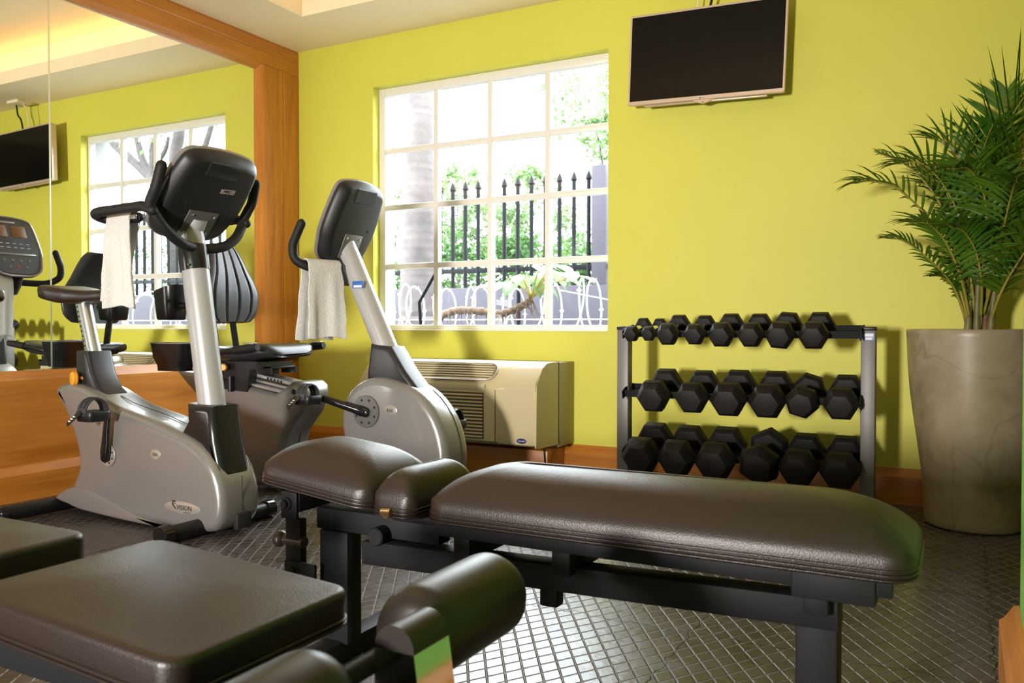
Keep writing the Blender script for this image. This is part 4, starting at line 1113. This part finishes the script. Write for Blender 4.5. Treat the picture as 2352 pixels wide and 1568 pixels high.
# (points, leaflet length, droop)
fr = [
 ([B0(-.02, -.02, .80), B0(-.07, -.05, 1.00), B0(-.15, -.10, 1.20), B0(-.27, -.14, 1.34), B0(-.37, -.16, 1.38), B0(-.435, -.17, 1.375)], .145, .32),
 ([B0(-.03, -.02, .82), B0(-.08, -.06, .96), B0(-.16, -.12, 1.06), B0(-.25, -.15, 1.135), B0(-.32, -.16, 1.15)], .095, .30),
 ([B0(-.01, .02, .85), B0(-.06, .0, 1.10), B0(-.13, -.04, 1.33), B0(-.24, -.06, 1.49), B0(-.36, -.07, 1.565)], .12, .35),
 ([B0(-.0, -.02, .85), B0(-.03, -.06, 1.10), B0(-.08, -.10, 1.32), B0(-.18, -.14, 1.48), B0(-.28, -.16, 1.49)], .17, .25),
 ([B0(.0, .0, .85), B0(-.01, -.02, 1.15), B0(-.03, -.05, 1.38), B0(-.09, -.08, 1.56), B0(-.17, -.10, 1.60)], .17, .22),
 ([B0(.02, .0, .85), B0(.03, -.02, 1.20), B0(.06, -.03, 1.48), B0(.13, -.04, 1.70), B0(.25, -.05, 1.86)], .24, .06),
 ([B0(.03, .0, .85), B0(.06, -.02, 1.15), B0(.11, -.05, 1.38), B0(.20, -.08, 1.56), B0(.33, -.10, 1.66)], .21, .15),
 ([B0(.02, -.02, .85), B0(.03, -.09, 1.10), B0(.03, -.16, 1.30), B0(-.02, -.26, 1.42), B0(-.08, -.34, 1.42)], .18, .35),
 ([B0(.03, -.02, .85), B0(.07, -.10, 1.08), B0(.10, -.18, 1.26), B0(.12, -.30, 1.36), B0(.12, -.40, 1.34)], .18, .35),
 ([B0(.04, 0, .85), B0(.10, -.04, 1.05), B0(.18, -.07, 1.22), B0(.28, -.10, 1.34), B0(.40, -.12, 1.38)], .18, .3),
 ([B0(.04, 0, .82), B0(.09, -.02, .95), B0(.16, -.05, 1.07), B0(.26, -.08, 1.17), B0(.36, -.10, 1.20)], .16, .3),
 ([B0(.0, .03, .85), B0(.02, .06, 1.12), B0(.04, .10, 1.35), B0(.07, .15, 1.53), B0(.12, .20, 1.62)], .17, .25),
 ([B0(-.01, .03, .85), B0(-.05, .06, 1.10), B0(-.09, .10, 1.30), B0(-.15, .15, 1.43), B0(-.22, .19, 1.46)], .15, .3),
 ([B0(.01, -.01, .85), B0(.01, -.03, 1.15), B0(.01, -.06, 1.35), B0(.02, -.10, 1.52), B0(.05, -.16, 1.62)], .17, .2),
 ([B0(-.02, -.03, .84), B0(-.05, -.08, 1.0), B0(-.10, -.14, 1.14), B0(-.16, -.20, 1.22), B0(-.23, -.24, 1.23)], .13, .3),
 ([B0(.02, -.03, .84), B0(.02, -.08, .98), B0(-.0, -.15, 1.10), B0(-.04, -.22, 1.18), B0(-.09, -.28, 1.20)], .14, .35),
 ([B0(.02, .02, .85), B0(.05, .03, 1.2), B0(.08, .04, 1.45), B0(.10, .04, 1.66), B0(.10, .02, 1.80)], .19, .12),
 ([B0(-.02, .0, .85), B0(-.04, -.02, 1.08), B0(-.07, -.03, 1.25), B0(-.12, -.04, 1.40), B0(-.2, -.05, 1.47)], .16, .28),
 ([B0(.05, -.01, .80), B0(.08, -.05, .92), B0(.13, -.09, 1.04), B0(.20, -.14, 1.16), B0(.28, -.18, 1.22)], .17, .3),
 ([B0(-.03, .0, .80), B0(-.05, -.02, .90), B0(-.08, -.04, .97), B0(-.12, -.06, 1.01), B0(-.155, -.08, 1.015)], .06, .4),
]
for i, (P, l, d_) in enumerate(fr): frond([(x, y, z if i < 2 else .8+(z-.8)*.93) for x, y, z in P], l*1.12, d_)
# ------------------------------------------------------------------ what stands outside the window
b = new(); box(b, -16, 12, D+.26, 24, .35, .50); g = obj('ground', b, GROUND); g['kind'] = 'structure'
b = new(); box(b, -9, 4.5, 7.02, 7.22, .50, 1.165, .006); o = obj('garden_wall', b, PLUM); tag(o, 'low plum-grey rendered garden wall outside, below the iron railing', 'wall')
FN = thing('iron_railing', 'dark iron railing with spear-topped bars on the garden wall outside', 'fence', (-2.5, 7.1, 1.165))
for z in (1.335, ):
    for xa, xb in ((-8.6, -2.968), (-2.827, 3.4)): b = new(); box(b, xa, xb, 7.085, 7.115, z-.024, z+.024, .003); obj('rail', b, IRON, FN)
x = -8.55; k = 0
while x < 3.35:
    if not (-3.0 < x < -2.79):
        b = new(); tube(b, [(x, 7.1, 1.17), (x, 7.1, 2.13)], .021, 8); br = obj('bar', b, IRON, FN)
        b = new(); tube(b, [(x, 7.1, 2.12), (x, 7.1, 2.135), (x, 7.1, 2.165), (x, 7.1, 2.215)], [.021, .032, .025, .001], 6); obj('spear_tip', b, IRON, br)
    x += .1455; k += 1
b = new(); box(b, -2.965, -2.83, 7.03, 7.17, 1.165, 2.235, .005); o = obj('gate_post', b, PLUM); tag(o, 'square plum-grey post rising from the garden wall at the end of the railing', 'post')

def leafball(b, c, rad, n, size, seed, flat=.8, gap=.35):
    r = random.Random(seed); c = V(c)
    cl = [c+V((r.uniform(-1, 1)*rad[0], r.uniform(-1, 1)*rad[1], r.uniform(-1, 1)*rad[2]))*.85 for _ in range(16)]
    for i in range(n):
        q = r.choice(cl)+V((r.gauss(0, 1)*rad[0], r.gauss(0, 1)*rad[1], r.gauss(0, 1)*rad[2]))*.17
        d = V((r.gauss(0, 1), r.gauss(0, 1), r.gauss(-.3, .6))).normalized(); s = d.cross(V((r.gauss(0, 1), r.gauss(0, 1), r.gauss(0, 1)))).normalized()
        ln = size*r.uniform(.6, 1.3); w = ln*.28
        v = [b.verts.new(q), b.verts.new(q+d*ln*.5+s*w), b.verts.new(q+d*ln), b.verts.new(q+d*ln*.5-s*w)]
        b.faces.new(v)
def tree(label, base, trunk, crowns, m, size=.085, n=900, r0=.06, cat='tree', name='leafy_tree', seed=1):
    t = thing(name, label, cat, (base[0], base[1], .5))
    b = new(); m_ = len(trunk)
    tube(b, [base]+trunk, [r0*(1-.7*i/m_) for i in range(m_+1)], 10, sub=4)
    r = random.Random(seed)
    for c, rad in crowns:
        st = V(trunk[-1]) if m_ < 2 else V(trunk[-2])
        tube(b, [st, st.lerp(V(c), .5)+V((r.uniform(-.1, .1), 0, r.uniform(0, .1))), V(c)], [r0*.35, r0*.25, r0*.1], 6, sub=3)
    obj('trunk', b, BARK, t)
    for i, (c, rad) in enumerate(crowns):
        b = new(); leafball(b, c, rad, n, size, seed*10+i); obj('foliage', b, m, t, angle=180, smooth=False)
    return t
tree('pale leafy tree outside the upper right pane of the window', (-3.75, 9.3, .5), [(-3.72, 9.2, 1.6), (-3.6, 9.1, 2.5)], [((-3.85, 9, 3.45), (.50, .4, .45)), ((-3.6, 9.2, 2.95), (.40, .4, .25)), ((-3.3, 9, 3.7), (.5, .4, .4))], TREEL2, .075, 900, .05, seed=2)
tree('green leafy tree outside behind the middle of the railing', (-5.25, 10, .5), [(-5.35, 10, 1.3), (-5.15, 10, 2.1)], [((-5.3, 10, 2.55), (.62, .5, .40)), ((-5.75, 10, 2.1), (.5, .5, .4)), ((-4.9, 10, 2.0), (.5, .4, .4))], TREEL2, .08, 1300, .06, seed=3)
tree('slender leafy tree outside right of the palm trunk', (-6.6, 10.8, .5), [(-6.7, 10.8, 1.4), (-6.6, 10.8, 2.2)], [((-6.7, 10.8, 2.75), (.55, .4, .42)), ((-6.95, 10.8, 2.1), (.4, .4, .4))], TREEL2, .08, 1200, .05, seed=4)
tree('pale leafy tree outside left of the palm trunk', (-8.1, 11, .5), [(-8.1, 11, 1.5)], [((-8.0, 11, 2.3), (.6, .5, .6))], TREEL2, .085, 900, .05, seed=5)
tree('bright green shrub outside behind the square post', (-3.75, 8.6, .5), [(-3.75, 8.6, .9)], [((-3.75, 8.6, 1.55), (.45, .35, .5))], TREEL, .07, 1700, .03, 'shrub', 'leafy_shrub', 6)
tree('wide green shrub outside behind the middle of the railing', (-5.6, 9.6, .5), [(-5.6, 9.6, 1.0)], [((-5.6, 9.6, 1.5), (.75, .4, .42)), ((-6.5, 9.8, 1.45), (.6, .4, .40))], TREEL, .08, 1600, .03, 'shrub', 'leafy_shrub', 7)
tree('green shrub outside between the post and the middle of the railing', (-4.75, 9.4, .5), [(-4.75, 9.4, 1.0)], [((-4.75, 9.4, 1.55), (.5, .4, .45))], TREEL, .075, 1600, .03, 'shrub', 'leafy_shrub', 8)
tree('far green shrub outside at the right, seen in the mirror', (4.6, 10, .5), [(4.6, 10, 1.2)], [((4.6, 10, 1.8), (.9, .5, .7)), ((3.4, 10.2, 1.6), (.7, .5, .6))], TREEL, .09, 900, .04, 'shrub', 'leafy_shrub', 9)
# the branching tree that the mirror shows
BT = thing('branching_tree', 'thick forked tree outside the window, seen only in the mirror', 'tree', (1.35, 7.6, .5))
b = new()
tube(b, [(1.30, 7.6, .5), (1.33, 7.6, 1.5), (1.41, 7.6, 2.18), (1.57, 7.6, 2.47), (1.80, 7.6, 2.74)], [.15, .13, .12, .11, .085], 12, sub=4)
tube(b, [(1.72, 7.6, 2.66), (2.12, 7.6, 2.94), (2.55, 7.6, 3.25), (3.1, 7.6, 3.7)], [.075, .055, .065, .05], 10, sub=4)
tube(b, [(1.78, 7.6, 2.72), (1.98, 7.6, 2.96), (2.08, 7.6, 3.2), (2.2, 7.6, 3.6)], [.05, .05, .045, .03], 8, sub=4)
tube(b, [(1.79, 7.6, 2.72), (1.80, 7.6, 3.1), (1.70, 7.6, 3.35), (1.72, 7.6, 3.8)], [.055, .05, .045, .03], 8, sub=4)
tube(b, [(1.76, 7.6, 2.9), (1.56, 7.6, 3.08), (1.50, 7.6, 3.25)], [.04, .03, .02], 8, sub=4)
tube(b, [(1.40, 7.6, 2.6), (1.38, 7.6, 3.0), (1.30, 7.6, 3.3), (1.36, 7.6, 3.8)], [.07, .075, .075, .06], 10, sub=4)
tube(b, [(1.2, 7.6, 2.4), (.86, 7.6, 3.0), (.70, 7.6, 3.35), (.55, 7.6, 3.8)], [.05, .04, .035, .03], 8, sub=4)
obj('trunk', b, BARK, BT)
b = new(); leafball(b, (2.2, 7.7, 3.45), (.7, .5, .35), 420, .07, 77); leafball(b, (1.5, 7.7, 3.6), (.5, .5, .2), 160, .07, 78); obj('foliage', b, TREEL2, BT, angle=180, smooth=False)
# ringed palm trunk in front of the railing
b = new(); prof = []; r = random.Random(4)
for i in range(61):
    z = .5+i*.075; rr = .158*(1-.085*(z-.5))*(1 if z > .8 else 1.1); dz = r.uniform(-.015, .015); prof += [(rr*(1.0+r.uniform(-.012, .012)), z+dz), (rr*1.012, z+dz+.04), (rr*1.018, z+dz+.046)]
lathe(b, prof, (-4.135, 6.0), 28); PTK = thing('palm_tree', 'tall ringed grey palm trunk outside at the left side of the window', 'tree', (-4.135, 6.0, .5)); obj('trunk', b, PALMB, PTK, angle=25)
# coiled razor wire with its posts
RW = thing('razor_wire', 'coiled pale razor wire outside along the window sill', 'razor wire', (-2.8, 5.65, .62))
b = new(); pts = []
r = random.Random(9)
for i in range(0, 760):
    a = i*2*PI/30; x = -4.4+i*.0052
    rr = .205+.02*math.sin(i*.037)
    pts.append((x+.05*math.sin(a*.5), 5.65+rr*.75*math.cos(a), .90+rr*math.sin(a)+.02*math.sin(i*.021)))
tube(b, pts, .0065, 5); obj('coil', b, GALV, RW)
b = new()
for i in range(6, 755, 6):
    p = V(pts[i]); d = (V(pts[i+1])-p).normalized(); n_ = d.cross(V((r.uniform(-1, 1), r.uniform(-1, 1), r.uniform(-1, 1)))).normalized()
    q = [p-d*.020, p+n_*.020, p+d*.020, p-n_*.020]
    vs = [b.verts.new(t_) for t_ in q]; b.faces.new(vs)
o = obj('barbs', b, GALV, RW, angle=180); o['kind'] = 'stuff'
b = new(); tube(b, [(-4.6, 5.65, .845), (-.2, 5.65, .845)], .004, 6); tube(b, [(-2.62, 5.6, 1.06), (-1.6, 5.6, .86)], .004, 6); obj('straight_wire', b, GALV, RW)
for lab, P in (('slanted dark iron wire post outside beside the palm trunk', [(-3.74, 5.5, .5), (-3.78, 5.5, .98), (-3.62, 5.5, 1.22)]), ('upright dark iron wire post outside below the middle of the window', [(-3.03, 5.75, .5), (-3.03, 5.75, 1.22)])):
    b = new(); tube(b, P, .017, 4); o = obj('wire_post', b, IRON); tag(o, lab, 'post')
# trailing plant
PH = thing('trailing_plant', 'knobbly-stemmed leafy plant lying outside along the window sill', 'plant', (-2.9, 5.3, .5))
b = new(); P = catmull([(-3.62, 5.35, .50), (-3.50, 5.33, .82), (-3.342, 5.3, .905), (-3.118, 5.3, .905), (-2.937, 5.3, .885), (-2.78, 5.3, .93), (-2.69, 5.3, .985)], 8)
rr = [.028*(1+.16*math.sin(i*2.1)) for i in range(len(P))]; tube(b, P, rr, 10); obj('stem', b, CORK, PH)
b = new(); r = random.Random(3)
for i in range(46):
    p = P[r.randrange(14, len(P))]; q = p+V((r.uniform(-.03, .03), r.uniform(-.05, .05), -.02)); e = q+V((r.uniform(-.06, .06), r.uniform(-.06, .06), -r.uniform(.05, .16)))
    tube(b, [p, q, e], [.004, .0035, .001], 5)
o = obj('roots', b, CORK, PH); o['kind'] = 'stuff'
for i in range(13):
    a = r.uniform(0, 6.28); p0 = V((-2.69, 5.3, .99)); tip = p0+V((r.uniform(-.16, .34), r.uniform(-.18, .16), r.uniform(.06, .24)))
    b = new(); tube(b, [p0, p0.lerp(tip, .5)+V((0, 0, .03)), tip], [.006, .005, .004], 6, sub=3, mi=1)
    d = (tip-p0); d.z = -abs(d.z)*.4-.08; d.normalize(); s = d.cross(V((0, 0, 1))).normalized(); L = r.uniform(.13, .20)
    row = []
    for t_, w in ((0, .02), (.15, .5), (.4, .62), (.7, .42), (1, .02)):
        c = tip+d*L*t_+V((0, 0, .02*math.sin(t_*3)))
        row.append([b.verts.new(c-s*L*w), b.verts.new(c+V((0, 0, -.012))), b.verts.new(c+s*L*w)])
    for A_, B_ in zip(row, row[1:]):
        for j in range(2): b.faces.new((A_[j], A_[j+1], B_[j+1], B_[j]))
    obj('leaf', b, [TREEL2, PALMY], PH, angle=180)
